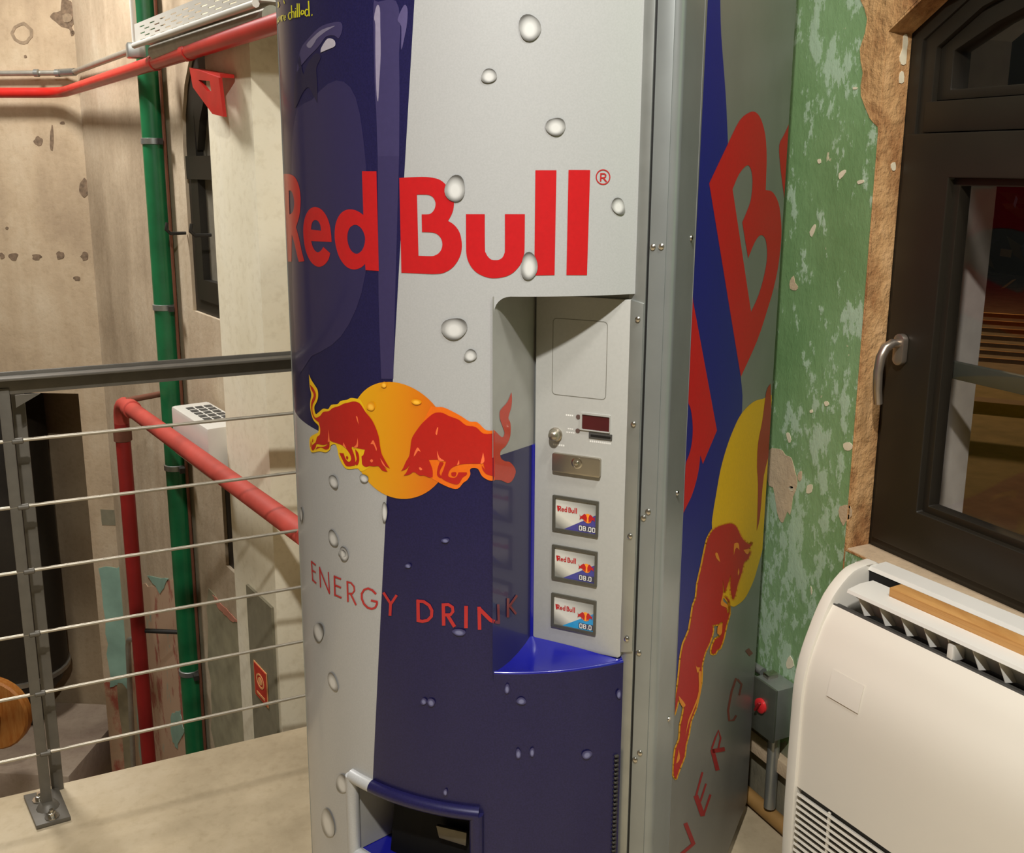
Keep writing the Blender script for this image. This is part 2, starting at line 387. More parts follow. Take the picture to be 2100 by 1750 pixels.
# window openings in the pier wall: arched one above, tall one below
ta, tb = w2c(w2(383, 420))[0], w2c(w2(383, 420))[0] + .62
za0, za1 = w2(404, 640)[2], w2(383, 300)[2]
arch = [(ta, za0), (ta, za1)] + [((ta + tb) / 2 - (tb - ta) / 2 * math.cos(a), za1 + (tb - ta) / 2 * 1.15 * math.sin(a)) for a in [math.pi * i / 10 for i in range(1, 10)]] + [(tb, za1), (tb, za0)]
tc = w2c(w2(457, 1050))[0]; zc0 = w2(487, 1182)[2]; zc1 = w2(452, 960)[2] + .1
low = [(tc, zc0), (tc, zc1), (tc + .6, zc1), (tc + .6, zc0)]
wall2 = st(extrude_poly('wall_far_pier', [p2(0, -3.0), p2(0, 3.25), p2(T2, 3.25), p2(T2, -3.0)], -N2 * .35, MT['peeled2'], holes=[[p2(*q) for q in arch], [p2(*q) for q in low]]))
end2 = p2(T2, 0)
st(box('wall_back_corner', ((end2.x + WX) / 2 + .16, end2.y + .12, .2), (WX - end2.x + .34, .2, 6.1), MT['cream_wall']))
def win_leaf(name, pts, label_n):
    w = st(empty(name, p2(pts[0][0], pts[0][1]), 0))
    inv = Matrix.Translation(-Vector(w.location))
    def inn(d):
        c = Vector((sum(p[0] for p in pts) / len(pts), sum(p[1] for p in pts) / len(pts))); o = []
        for p in pts:
            v = Vector(p) - c; o.append((c.x + math.copysign(max(abs(v.x) - d, .01), v.x), c.y + (v.y - math.copysign(d, v.y))))
        return o
    extrude_poly('window_frame', [inv @ p2(*q, -.012) for q in pts], -N2 * .10, MT['frame'], w, holes=[[inv @ p2(*q, -.012) for q in inn(.06)]])
    extrude_poly('sash', [inv @ p2(*q, -.004) for q in inn(.05)], -N2 * .06, MT['frame'], w, holes=[[inv @ p2(*q, -.004) for q in inn(.125)]])
    extrude_poly('pane', [inv @ p2(*q, -.030) for q in inn(.115)], -N2 * .006, MT['pane_pale'], w)
    return w, inv
MT['pane_pale'] = plain('dusty_window_pane', (128, 122, 108), .35, coat=.3)
wa, inv = win_leaf('window_2', arch, 2)
extrude_poly('transom', [inv @ p2(*q, .004) for q in [(ta + .03, w2(405, 368)[2]), (ta + .03, w2(398, 320)[2]), (tb - .03, w2(398, 320)[2]), (tb - .03, w2(405, 368)[2])]], -N2 * .05, MT['frame'], wa)
for (x, y) in ((384, 478), (436, 482)):
    a = w2(x, y, .0); b = [a + N2 * .005, a + N2 * .06, a + N2 * .075 + UPV * .015, a + N2 * .07 + UPV * .04]
    tube('casement_hook', [inv @ v for v in b], .006, MT['dark'], wa, 8)
wb, inv = win_leaf('window_3', low, 3)
# fold where the pier wall meets the big concrete wall; the concrete wall has a tall opening
jt = w1t(w1(160, 800)); zt_ = w1(80, 806)[2]
openg = [(jt, -2.6), (jt, zt_), (jt + 1.9, zt_), (jt + 1.9, -2.6)]
wall1 = st(extrude_poly('wall_far_concrete', [p1(0, -3.0), p1(0, 3.25), p1(3.4, 3.25), p1(3.4, -3.0)], -N1 * .35, MT['peeled'], holes=[[p1(*q) for q in openg]]))
st(extrude_poly('wall_niche', [p1(jt - .7, -3.0, -.86), p1(jt - .7, 1.2, -.86), p1(jt + 2.4, 1.2, -.86), p1(jt + 2.4, -3.0, -.86)], -N1 * .1, MT['shade_concrete']))
st(extrude_poly('wall_niche_end', [p1(jt - .7, -3.0, -.35), p1(jt - .7, 1.2, -.35), p1(jt - .7, 1.2, -.86), p1(jt - .7, -3.0, -.86)], D1 * .1, MT['shade_concrete']))
st(extrude_poly('ceiling_niche', [p1(jt - .7, zt_ + .05, -.35), p1(jt + 2.4, zt_ + .05, -.35), p1(jt + 2.4, zt_ + .05, -.92), p1(jt - .7, zt_ + .05, -.92)], UPV * .1, MT['shade_concrete']))
def pit(px, mat=None, depth=.002):
    extrude_poly('pit', [w1(x, y, depth) for x, y in smooth_loop(px, 2)], -N1 * depth, mat or MT['pit'], wall1)
rnd = random.Random(11)
for cx_, cy2, rx, ry in [(4, 525, 5, 6), (28, 526, 9, 8), (75, 527, 9, 7), (124, 524, 9, 8), (174, 526, 8, 8), (158, 571, 8, 5), (78, 290, 9, 9), (173, 385, 10, 17), (106, 285, 4, 26), (128, 252, 5, 3), (248, 660, 3, 14), (14, 468, 3, 3), (52, 116, 3, 3), (148, 68, 4, 6)]:
    pit(blob(cx_, cy2, rx, ry, 12, .25, rnd))
pit(crop(0, 0, 2.734, [(345, 0), (395, 5), (425, 60), (430, 110), (400, 150), (418, 180), (405, 195), (385, 160), (345, 150), (310, 120), (280, 95), (300, 70), (340, 60)]))
pit(crop(0, 0, 2.734, [(350, 85), (385, 75), (405, 95), (395, 120), (360, 125)]), MT['stain'], .004)
ring = blob(45, 68, 22, 22, 18, .1, rnd)
extrude_poly('stain_ring', [w1(x, y, .002) for x, y in ring], -N1 * .002, MT['stain'], wall1, holes=[[w1(45 + (x - 45) * .72, 68 + (y - 68) * .72, .002) for x, y in ring]])
extrude_poly('plug', [w1(x, y, .002) for x, y in [(206, 1045), (247, 1047), (251, 1078), (209, 1077)]], -N1 * .002, MT['plate_grey'], wall1)
def rag(pts, k, seed):
    rr_ = random.Random(seed); o = []
    for a, b in zip(pts, pts[1:] + pts[:1]):
        for i in range(5):
            f = i / 5; o.append((a[0] + (b[0] - a[0]) * f + rr_.uniform(-k, k), a[1] + (b[1] - a[1]) * f + rr_.uniform(-k, k)))
    return o
extrude_poly('old_paint_patch', [w1(x, y, .003) for x, y in rag([(204, 1164), (262, 1164), (275, 1330), (285, 1450), (248, 1400), (226, 1410), (218, 1300)], 3, 1)], -N1 * .003, MT['mint'], wall1)
extrude_poly('old_paint_patch', [w1(x, y, .002) for x, y in rag([(236, 1400), (290, 1400), (310, 1640), (262, 1640)], 4, 2)], -N1 * .002, plain('weathered_grey_green_plaster', (146, 134, 104), .9, var=.2, scale=9), wall1)
extrude_poly('old_paint_patch', [w2(x, y, .003) for x, y in rag([(282, 1196), (322, 1206), (372, 1176), (395, 1300), (412, 1560), (310, 1580), (300, 1400)], 3, 3)], -N2 * .003, MT['pink'], wall2)
extrude_poly('old_paint_patch', [w2(x, y, .005) for x, y in rag([(302, 1182), (345, 1188), (328, 1218)], 1.5, 4)], -N2 * .003, MT['mint'], wall2)
extrude_poly('old_paint_patch', [w2(x, y, .005) for x, y in rag([(352, 1462), (368, 1458), (378, 1500), (362, 1535), (350, 1510)], 2, 5)], -N2 * .003, MT['mint'], wall2)
extrude_poly('old_paint_patch', [w2(x, y, .003) for x, y in rag([(425, 1205), (500, 1290), (515, 1500), (560, 1560), (440, 1560), (430, 1400)], 4, 6)], -N2 * .003, plain('weathered_green_plaster', (158, 152, 124), .9, var=.2, scale=10), wall2)
extrude_poly('old_paint_patch', [w2(x, y, .005) for x, y in rag([(436, 1222), (465, 1250), (492, 1280), (470, 1272), (445, 1245)], 2, 7)], -N2 * .003, plain('pink_plaster_streak', (206, 140, 116), .9), wall2)
# pilaster in front of the pier wall
PO = .10
q0 = w2c(w2(427, 230, PO))[0]; q1 = w2c(w2(516, 165, PO))[0]
pil = st(extrude_poly('wall_pilaster', [p2(q0, -3.0, .002), p2(q0, 3.24, .002), p2(q1, 3.24, .002), p2(q1, -3.0, .002)], N2 * PO, MT['cream_wall'], bev=.004))
fb = [(509, 1196), (561, 1248), (574, 1494), (560, 1700), (525, 1700)]
pg = empty('service_panel', w2(535, 1350, PO + .004), 0, 'grey painted service panel on the cream pilaster', 'panel')
inv = Matrix.Translation(-Vector(pg.location))
P = [w2(509, 1196, PO + .003), w2(561, 1248, PO + .003)]; zl = -2.3
tA, zA = w2c(P[0]); tB, zB = w2c(P[1]); zA = zB = (zA + zB) / 2
extrude_poly('cover', [inv @ p2(tA, zA, PO + .003), inv @ p2(tB, zB, PO + .003), inv @ p2(tB, zl, PO + .003), inv @ p2(tA, zl, PO + .003)], N2 * .008, MT['plate_grey'], pg)
sg = empty('fire_sign', w2(534, 1400, PO + .014), 0, 'small red fire sign stuck on the grey service panel', 'sign')
inv = Matrix.Translation(-Vector(sg.location))
s_ = [w2c(w2(x, y, PO + .014)) for x, y in [(520, 1357), (548, 1382), (548, 1450), (523, 1424)]]
t0, t1 = (s_[0][0] + s_[3][0]) / 2, (s_[1][0] + s_[2][0]) / 2; zt, zb = (s_[0][1] + s_[1][1]) / 2, (s_[2][1] + s_[3][1]) / 2
def sp(t, z, o=0): return inv @ p2(t0 + (t1 - t0) * t, zb + (zt - zb) * z, PO + .014 + o)
extrude_poly('sign_plate', [sp(0, 0), sp(1, 0), sp(1, 1), sp(0, 1)], -N2 * .002, MT['sign_pale'], sg)
extrude_poly('sign_field', [sp(.05, .03, .001), sp(.95, .03, .001), sp(.95, .97, .001), sp(.05, .97, .001)], -N2 * .001, MT['sign_red'], sg)
extrude_poly('hose_reel_ring', [sp(.5 + .3 * math.cos(a), .58 + .21 * math.sin(a), .002) for a in [2 * math.pi * i / 16 for i in range(16)]], -N2 * .001, MT['sign_pale'], sg, holes=[[sp(.5 + .23 * math.cos(a), .58 + .16 * math.sin(a), .002) for a in [2 * math.pi * i / 16 for i in range(16)]]])
extrude_poly('hose_reel_core', [sp(.5 + .15 * math.cos(a), .58 + .105 * math.sin(a), .002) for a in [2 * math.pi * i / 16 for i in range(16)]], -N2 * .001, MT['sign_pale'], sg)
extrude_poly('sign_caption', [sp(.2, .12, .002), sp(.8, .12, .002), sp(.8, .19, .002), sp(.2, .19, .002)], -N2 * .001, MT['sign_pale'], sg)

# ---- pipes and ducts of the stairwell
def local(o): return Matrix.Translation(-Vector(o.location))
gp = empty('green_pipe', w2(352, 1000, .08), 0, 'vertical green painted pipe clamped to the far stairwell wall', 'pipe')
inv = local(gp); g = w2(352, 830, .046); gt, _ = w2c(g)
tube('pipe', [inv @ p2(gt, -2.95, .046), inv @ p2(gt, 3.2, .046)], .040, MT['greenpipe'], gp, 18)
for y in (288, 634, 948, 1325):
    z = w2(350, y, .046)[2]
    lathe('pipe_clamp', [(.041, -.012), (.045, -.010), (.045, .010), (.041, .012)], MT['galv'], gp, 18, Matrix.Translation(inv @ p2(gt, z, .046)))
    box('clamp_ear', inv @ p2(gt + .055, z, .04), (.02, .05, .02), MT['dark'], gp)
tube('rusty_cable', [inv @ p2(gt + .05, -2.95, .02), inv @ p2(gt + .05, 2.1, .02)], .006, MT['rust'], gp, 8)

def run(pts_r, r, name, mat, parent, n=14, br=.12):
    inv = local(parent); P = [pts_r[0]]
    for i in range(1, len(pts_r) - 1): P += bend(pts_r[i - 1], pts_r[i], pts_r[i + 1], br)
    P.append(pts_r[-1]); return tube(name, [inv @ Vector(p) for p in P], r, mat, parent, n)
# upper red pipe
rA = w1(-60, 191, .09); rB = w1(165, 190, .09); zr = rB.z; dirr = D2
rp = empty('sprinkler_pipe', rB, 0, 'bright red fire pipe running along the upper stairwell wall', 'pipe')
rB2 = corner(.08, .085); rC = p2(2.9, 0, .175); rC.z = zr
rA.z = zr; rB2.z = zr
run([rA + (rA - rB) * 3, rB2, rC], .0235, 'pipe', MT['redpipe'], rp)
inv = local(rp)
for (x, y) in ((330, 150), (408, 140)):
    q = w2(x, y, .12); t_ = w2c(q)[0]; fr_ = .085 + .09 * t_ / 2.9
    Mr = Matrix.Translation(inv @ p2(t_, zr, fr_)) @ D2.to_track_quat('Z', 'Y').to_matrix().to_4x4()
    lathe('pipe_coupling', [(.0235, -.02), (.0265, -.018), (.0265, .018), (.0235, .02)], MT['redpipe'], rp, 16, Mr)
# red gusset bracket under it
brk = empty('pipe_bracket', w2(430, 190, .145), 0, 'red triangular gusset bracket with a hole under the upper red pipe', 'bracket')
inv = local(brk)
bq = [w2c(w2(x, y, .145)) for x, y in crop(0, 0, 2.734, [(1080, 380), (1245, 435), (1272, 655), (1210, 640), (1100, 490)])]
hq = [w2c(w2(x, y, .145)) for x, y in crop(0, 0, 2.734, [(1130, 450), (1195, 455), (1205, 520), (1180, 510)])]
extrude_poly('gusset_plate', [inv @ p2(t, z, .145) for t, z in bq], N2 * .010, MT['redpipe'], brk, holes=[[inv @ p2(t, z, .145) for t, z in hq]])
tq, zq = bq[1]
extrude_poly('wall_plate', [inv @ p2(bq[0][0] - .01, bq[0][1], .11), inv @ p2(bq[1][0], bq[1][1] + .01, .11), inv @ p2(bq[1][0], bq[1][1] + .01, .15), inv @ p2(bq[0][0] - .01, bq[0][1], .15)], UPV * -.01, MT['redpipe'], brk)
# thin grey conduit
gA = w1(-60, 151, .05); gB = w1(165, 149, .05); gB2 = corner(.04, .03); gB2.z = gB.z; gC = w2(285, 98, .05)
gc = empty('wall_conduit', gB, 0, 'thin zinc conduit running above the upper red pipe', 'conduit')
run([gA + (gA - gB) * 2, gB2, gC], .013, 'conduit', MT['conduit'], gc, 10, .08)
inv = local(gc)
for x, y in ((75, 150), (118, 150)): lathe('conduit_clip', [(.015, -.012), (.018, -.010), (.018, .010), (.015, .012)], MT['galv'], gc, 10, Matrix.Translation(inv @ w1(x, y, .05)) @ D1.to_track_quat('Z', 'Y').to_matrix().to_4x4())
tube('elbow_socket', [inv @ (gB2 + (gA - gB2).normalized() * .06), inv @ (gB2 + (gC - gB2).normalized() * .06)], .018, MT['galv'], gc, 10)
gD = w2(278, 98, .125); gu = empty('riser_conduit', gD, 0, 'thin white conduit rising beside the perforated tray', 'conduit')
tube('conduit', [(0, 0, 0), (0, 0, 1.6)], .010, MT['white'], gu, 8); box('junction_box', (0, 0, -.01), (.06, .06, .05), MT['galv'], gu, bev=.006)
# perforated white cable tray above
TO = .18
ct = empty('cable_tray', w2(285, 75, TO), 0, 'white perforated cable tray with long slots high on the stairwell wall', 'cable tray')
inv = local(ct)
tr0, trz0 = w2c(w2(278, 90, TO)); trz1 = w2(280, 48, TO)[2]; tr1 = 2.75
hts = trz1 - trz0
nrow = 6
face = [p2(tr0, trz0, TO), p2(tr1, trz0, TO), p2(tr1, trz1, TO), p2(tr0, trz1, TO)]
holes = []
for i in range(nrow - 1):
    zc = trz0 + hts * (i + .6) / nrow
    for k in range(17):
        a = tr0 + .06 + k * .11 + (i % 2) * .05
        if a + .06 < tr1: holes.append([p2(a, zc - .002, TO), p2(a + .055, zc - .002, TO), p2(a + .055, zc + .002, TO), p2(a, zc + .002, TO)])
extrude_poly('slotted_side', [inv @ v for v in face], -N2 * .003, MT['white'], ct, holes=[[inv @ v for v in h] for h in holes])
extrude_poly('tray_bed', [inv @ v for v in [p2(tr0, trz0, TO), p2(tr1, trz0, TO), p2(tr1, trz0, .02), p2(tr0, trz0, .02)]], UPV * .004, MT['white'], ct)
extrude_poly('tray_rear_side', [inv @ v for v in [p2(tr0, trz0, .02), p2(tr1, trz0, .02), p2(tr1, trz1, .02), p2(tr0, trz1, .02)]], N2 * .003, MT['grille_dark'], ct)
dp = empty('insulated_duct', p2(tr0 + .03, trz0 - .05, .12), 0, 'round grey wrapped duct hung under the perforated cable tray', 'duct')
inv = local(dp)
tube('duct', [inv @ p2(tr0 + .12, trz0 - .034, .15), inv @ p2(tr1, trz0 - .034, .15)], .026, MT['conduit'], dp, 18)
tube('end_sleeve', [inv @ p2(tr0 + .02, trz0 - .05, .12), inv @ p2(tr0 + .14, trz0 - .034, .15)], [.012, .025], MT['galv'], dp, 14)
tube('side_line', [inv @ p2(tr0 + .02, trz0 - .008, .19), inv @ p2(tr1, trz0 - .008, .19)], .010, MT['white'], dp, 8)
SPO = .20
# lower red pipe: riser, elbow, long run towards the landing
e0 = w2(246, 822, SPO); zl_ = e0.z
lp = empty('standpipe', e0, 0, 'faded red standpipe with an elbow behind the railing cables', 'pipe')
inv = local(lp)
te = w2c(e0)[0]
P = [inv @ q for q in bend(p2(te, -1.6, SPO), p2(te, zl_, SPO), p2(te + 2.2, zl_, SPO), .09)] + [inv @ p2(T2 + .0, zl_, SPO)]
tube('run_pipe', P, .029, MT['redpipe_old'], lp, 18)
tube('riser_pipe', [inv @ p2(te, -1.62, SPO), P[0]], .0288, MT['redriser'], lp, 18)
for t_, z_, v in ((te, zl_ - .14, UPV), (te + .16, zl_, D2), (te, -1.45, UPV)):
    lathe('coupling', [(.030, -.025), (.035, -.022), (.035, .022), (.030, .025)], MT['rust'] if v is not D2 else MT['redpipe_old'], lp, 18, Matrix.Translation(inv @ p2(t_, z_, SPO)) @ v.to_track_quat('Z', 'Y').to_matrix().to_4x4())
tube('foot_elbow', [inv @ q for q in bend(p2(te, -1.4, SPO), p2(te, -1.66, SPO), p2(te - .25, -1.66, .22), .08)], .036, MT['redpipe_old'], lp, 16)
tube('bracket_arm', [inv @ p2(te + .10, zl_ + .02, .20), inv @ p2(gt - .07, zl_ + .03, .02)], .012, MT['rust'], lp, 8)
zb2 = w2(305, 1322, SPO).z; tube('bracket_arm', [inv @ p2(te, zb2, SPO), inv @ p2(gt - .07, zb2 - .02, .03)], .010, MT['dark'], lp, 8)
# bent grey pipe beside it
hp = empty('drain_conduit', w2(262, 1450, .3), 0, 'dark bent conduit hooked behind the faded red standpipe', 'conduit')
inv = local(hp)
A = [w2(x, y, .08) for x, y in ((290, 1312), (262, 1312), (275, 1600))]
tube('conduit', [inv @ A[0]] + [inv @ q for q in bend(A[0], A[1], A[2], .05)] + [inv @ A[2]], .013, MT['conduit'], hp, 10)
# white wall unit
BO, BB = .155, .02
v0, z_top = w2c(w2(350, 836, BO)); v1 = w2c(w2(424, 880, BO))[0]; z_top = w2(424, 880, BO)[2]; z_bot = w2(430, 985, BO)[2]
wu = empty('wall_unit', p2((v0 + v1) / 2, z_bot, BO), 0, 'white boxy fan unit with a grid top on the far wall', 'air conditioner')
inv = local(wu)
extrude_poly('casing', [inv @ p2(v0, z_bot, BO), inv @ p2(v1, z_bot, BO), inv @ p2(v1, z_top, BO), inv @ p2(v0, z_top, BO)], -N2 * (BO - BB), MT['white'], wu, bev=.012)
for i in range(6):
    for j in range(3):
        a = v0 + .06 + (v1 - v0 - .12) * (i + .5) / 6; o_ = BB + .012 + (BO - BB - .04) * (j + .5) / 3
        box('grille_cell', inv @ p2(a, z_top + .0005, o_), ((BO - BB - .04) / 3 - .008, (v1 - v0 - .12) / 6 - .016, .003), MT['grille_dark'], wu, rz=math.radians(-80.2) + math.pi / 2)
box('mount_bracket', inv @ p2((v0 + v1) / 2, (z_top + z_bot) / 2, BB / 2), (BB, .25, .08), MT['galv'], wu, rz=math.radians(-80.2) + math.pi / 2)

# ---- things in the dark opening
def nz(x, y, off): return w1(x, y, off)
c_ = nz(40, 1200, -.60); ccx = c_ - N1 * 0
tk = empty('boiler_tank', (0, 0, 0), 0, 'dark upright tank with a pale band inside the far wall opening', 'tank')
rgt = nz(94, 1000, -.60); lft = nz(-80, 1000, -.60); rad = (rgt - lft).length / 2; ctr = (rgt + lft) / 2
zb_ = nz(60, 1490, -.30).z; zt2 = .42
tk.location = (ctr.x, ctr.y, zb_)
lathe('tank_body', [(.02, 0), (rad * .55, .03), (rad * .85, .12), (rad, .26), (rad, zt2 - zb_ - .2), (rad * .7, zt2 - zb_ - .05), (.02, zt2 - zb_)], plain('black_tank_paint', (52, 45, 34), .6), tk, 28)
lathe('tank_band', [(rad + .004, .20), (rad + .012, .20), (rad + .012, .225), (rad + .004, .225)], MT['cable'], tk, 28)
lathe('tank_stand', [(rad * .5, -.12), (rad * .5, .06)], MT['dark'], tk, 20)
lg = [nz(-200, 1535, -.10), nz(150, 1487, -.10)]
te1 = w1t(nz(150, 1520, -.1))
st(extrude_poly('trim_1', [p1(te1, zb_ - .42, -.02), p1(jt + 1.8, zb_ - .42, -.02), p1(jt + 1.8, zb_ - .12, -.02), p1(te1, zb_ - .12, -.02)], -N1 * .75, MT['ledge'], bev=.008))
st(extrude_poly('trim_2', [p1(jt - .02, zb_ - .47, .05), p1(jt + 1.8, zb_ - .47, .05), p1(jt + 1.8, -3, .05), p1(jt - .02, -3, .05)], -N1 * .9, MT['slab']))
od = nz(-14, 1462, .25)
wdsk = empty('wooden_disc', od, 0, 'round orange wooden disc edge peeking in beside the railing post', 'cable drum')
Mr = N1.to_track_quat('Z', 'Y').to_matrix().to_4x4()
lathe('disc', [(.05, -.03), (.19, -.03), (.20, -.02), (.20, .02), (.19, .03), (.05, .03)], MT['orange_wood'], wdsk, 28, Mr)
lathe('hub', [(.06, -.12), (.06, .05)], MT['orange_wood'], wdsk, 16, Mr)

# ------------------------------------------------------------------ cable railing at the edge of the landing
RY = 2.36
ry = empty('cable_railing', (-.092, RY, 0), 0, 'grey steel railing with taut horizontal cables along the landing edge', 'railing')
def rl(x, y, z): return (x + .092, y - RY, z)
bm = bmesh.new()
add_box(bm, rl(-.45, RY, 1.040), (3.0, .006, .050), None, .002); add_box(bm, rl(-.45, RY - .018, 1.0545), (3.0, .045, .006), None, .002)
hr = from_bm('handrail', bm, MT['rail'], ry, 40)
extrude_poly('handrail_gusset', [rl(-.07, RY - .004, 1.012), rl(-.02, RY - .004, 1.012), rl(-.07, RY - .004, .985)], (0, .008, 0), MT['rail'], ry)
def rl2(px, py): q = on_v(px, py, (0, RY), (0, 1)); return q
pq = [(-.103, .01), (-.080, .01), (-.080, 1.03), (-.103, 1.03)]
extrude_poly('post', [rl(a, RY - .006, b) for a, b in pq], (0, .012, 0), MT['rail'], ry, bev=.002)
pb = rl2(128, 1612)
for dx in (0,):
    extrude_poly('rear_post', [rl(-.081, RY + .078, 0), rl(-.054, RY + .078, 0), rl(-.054, RY + .078, 1.03), rl(-.081, RY + .078, 1.03)], (0, .012, 0), MT['rail'], ry, bev=.002)
pc = [on_z(x, y) for x, y in ((49, 1640), (121, 1624), (146, 1684), (75, 1704))]
extrude_poly('base_plate', [rl(p.x, p.y, .002) for p in pc], (0, 0, .010), MT['rail'], ry, bev=.0015)
for (x, y) in ((81, 1641), (107, 1676)):
    q = on_z(x, y, .012); lathe('anchor_bolt', [(.016, 0), (.016, .003), (.009, .003), (.009, .012), (.005, .013), (.005, .02)], MT['chrome'], ry, 10, Matrix.Translation(rl(q.x, q.y, .012)))
lathe('weld', [(.026, 0), (.018, .012), (.012, .016)], MT['rail'], ry, 12, Matrix.Translation(rl(-.09, RY, .012)))
for z in (.910, .759, .607, .455, .306, .153):
    tube('cable', [rl(-1.9, RY - .002, z), rl(1.05, RY - .002, z + .002)], .0042, MT['cable'], ry, 8)
    lathe('cable_ferrule', [(.004, -.012), (.007, -.010), (.007, .010), (.004, .012)], MT['rail'], ry, 10, Matrix.Translation(rl(-.085 + z * .012, RY - .002, z)) @ Matrix.Rotation(math.pi / 2, 4, 'Y'))
for xx in (-1.6, .98):
    box('post', rl(xx, RY, .52), (.036, .012, 1.04), MT['rail'], ry, bev=.002)

# ------------------------------------------------------------------ the can-shaped vending machine
MA = math.radians(50.5); MC = Vector((.741, 1.548, 0)); MRAD = .3815
vm = empty('vending_machine', MC, -MA, 'tall drinks vending machine with a can-shaped silver and blue door', 'vending machine')
MI = (Matrix.Translation(MC) @ Matrix.Rotation(-MA, 4, 'Z')).inverted()
LO = MI @ C_O; MI3 = MI.to_3x3()
PH0, PH1 = math.radians(-52.0), math.radians(50.9)
YF, XR, YB, XL = -.2395, .349, .552, -.300          # front flange plane, right side, back, left side
Z0, Z1 = .05, 1.93
def hit_door(x, y, inset_=0.0):
    d = MI3 @ ray(x, y); a = d.x * d.x + d.y * d.y; b = LO.x * d.x + LO.y * d.y; c = LO.x ** 2 + LO.y ** 2 - (MRAD - inset_) ** 2
    k = (-b - math.sqrt(max(0, b * b - a * c))) / a; p = LO + d * k
    return math.atan2(p.x, -p.y), p.z
def hit_y(x, y, Y=YF): d = MI3 @ ray(x, y); p = LO + d * ((Y - LO.y) / d.y); return p.x, p.z
def hit_x(x, y, X=XR): d = MI3 @ ray(x, y); p = LO + d * ((X - LO.x) / d.x); return p.y, p.z
def on_door(ph, z, off=0.0): r = MRAD + off; return Vector((r * math.sin(ph), -r * math.cos(ph), z))
STEP = math.radians(1.5)
def door_sheet(name, loops, mat, parent, off, thick=0.0, uvm=None, clamp=True):
    """a sheet bent round the door from outlines in (angle, height)"""
    L = [[Vector((p[0], p[1], 0)) for p in l] for l in loops]
    tris = tessellate_polygon(L); flat = [p for l in L for p in l]
    bm = bmesh.new(); V = [bm.verts.new(p) for p in flat]
    for t in tris:
        try: bm.faces.new([V[i] for i in t])
        except ValueError: pass
    lo = min(p.x for p in flat); hi = max(p.x for p in flat)
    k = math.ceil(lo / STEP)
    while k * STEP < hi:
        bmesh.ops.bisect_plane(bm, geom=bm.verts[:] + bm.edges[:] + bm.faces[:], dist=1e-7, plane_co=(k * STEP, 0, 0), plane_no=(1, 0, 0)); k += 1
    uv = bm.loops.layers.uv.new('UVMap')
    for f in bm.faces:
        for l in f.loops: l[uv].uv = (l.vert.co.x * MRAD, l.vert.co.y) if uvm is None else uvm(l.vert.co)
    rim = [e for e in bm.edges if len(e.link_faces) == 1]
    nrm = []
    bm.verts.ensure_lookup_table()
    ang = {v: v.co.x for v in bm.verts}
    for v in bm.verts: v.co = on_door(v.co.x, v.co.y, off)
    if thick:
        r = bmesh.ops.extrude_edge_only(bm, edges=rim)
        for v in [g for g in r['geom'] if isinstance(g, bmesh.types.BMVert)]:
            d = Vector((v.co.x, v.co.y, 0)).normalized(); v.co -= d * thick
    bm.normal_update()
    for f in bm.faces:
        c = f.calc_center_median()
        if not thick and f.normal.dot(Vector((c.x, c.y, 0))) < 0: f.normal_flip()
    if thick: bmesh.ops.recalc_face_normals(bm, faces=bm.faces)
    me = bpy.data.meshes.new(name); bm.to_mesh(me); bm.free(); o = link(name, me, mat, parent)
    for p in me.polygons: p.use_smooth = True
    if not thick:
        me.normals_split_custom_set_from_vertices([Vector((v.co.x, v.co.y, 0)).normalized() for v in me.vertices])
    else: me.set_sharp_from_angle(angle=math.radians(30))
    return o
def flat_sheet(name, loops, place, mat, parent, uvm=None):
    """a flat print: outlines in 2-D set on a plane by place(a, b)"""
    L = [[Vector((p[0], p[1], 0)) for p in l] for l in loops]; tris = tessellate_polygon(L); flat = [p for l in L for p in l]
    bm = bmesh.new(); V = [bm.verts.new(place(p.x, p.y)) for p in flat]; uv = bm.loops.layers.uv.new('UVMap')
    for t in tris:
        try:
            f = bm.faces.new([V[i] for i in t])
            for l, i in zip(f.loops, t): l[uv].uv = (flat[i].x, flat[i].y) if uvm is None else uvm(flat[i])
        except ValueError: pass
    bm.normal_update(); tot = sum((f.normal * f.calc_area() for f in bm.faces), Vector())
    e = place(0, 0); 
    me = bpy.data.meshes.new(name); bm.to_mesh(me); bm.free(); return link(name, me, mat, parent)

# --- print colours
t = NT('can_print_silver_blue'); uvn = t.n('ShaderNodeUVMap'); uvn.uv_map = 'UVMap'; sx = t.n('ShaderNodeSeparateXYZ'); t.l(uvn.outputs[0], sx.inputs[0])
b0 = hit_door(850, 0); b1 = hit_door(765, 1590); kb = (b0[0] - b1[0]) * MRAD / (b0[1] - b1[1]); ab = b1[0] * MRAD - kb * b1[1]
A_ = t.math('LESS_THAN', t.math('SUBTRACT', sx.outputs[0], t.math('MULTIPLY', sx.outputs[1], kb)), ab)
ZB0 = 1.098
B_ = t.math('GREATER_THAN', t.math('SUBTRACT', sx.outputs[1], t.math('MULTIPLY', sx.outputs[0], -.02)), ZB0)
bl = t.math('SUBTRACT', 1.0, t.math('ABSOLUTE', t.math('SUBTRACT', A_, B_)))
nz_ = t.noise(420, 2, .5)
SILV, NAVY = (182, 180, 174), (40, 34, 82)
silver = t.ramp(nz_, [(.35, (172, 172, 171)), (.65, (177, 177, 176))]); navy = t.ramp(nz_, [(.35, (24, 22, 64)), (.65, (31, 28, 74))])
t.set(t.mix(bl, silver, navy), .36, .12, .22, .4); t.b.inputs['Coat Roughness'].default_value = .12; MT['can'] = t.m
def ink(name, col, **k): return plain(name, col, k.pop('rough', .36), .0, .45, var=.05, scale=160, **k)
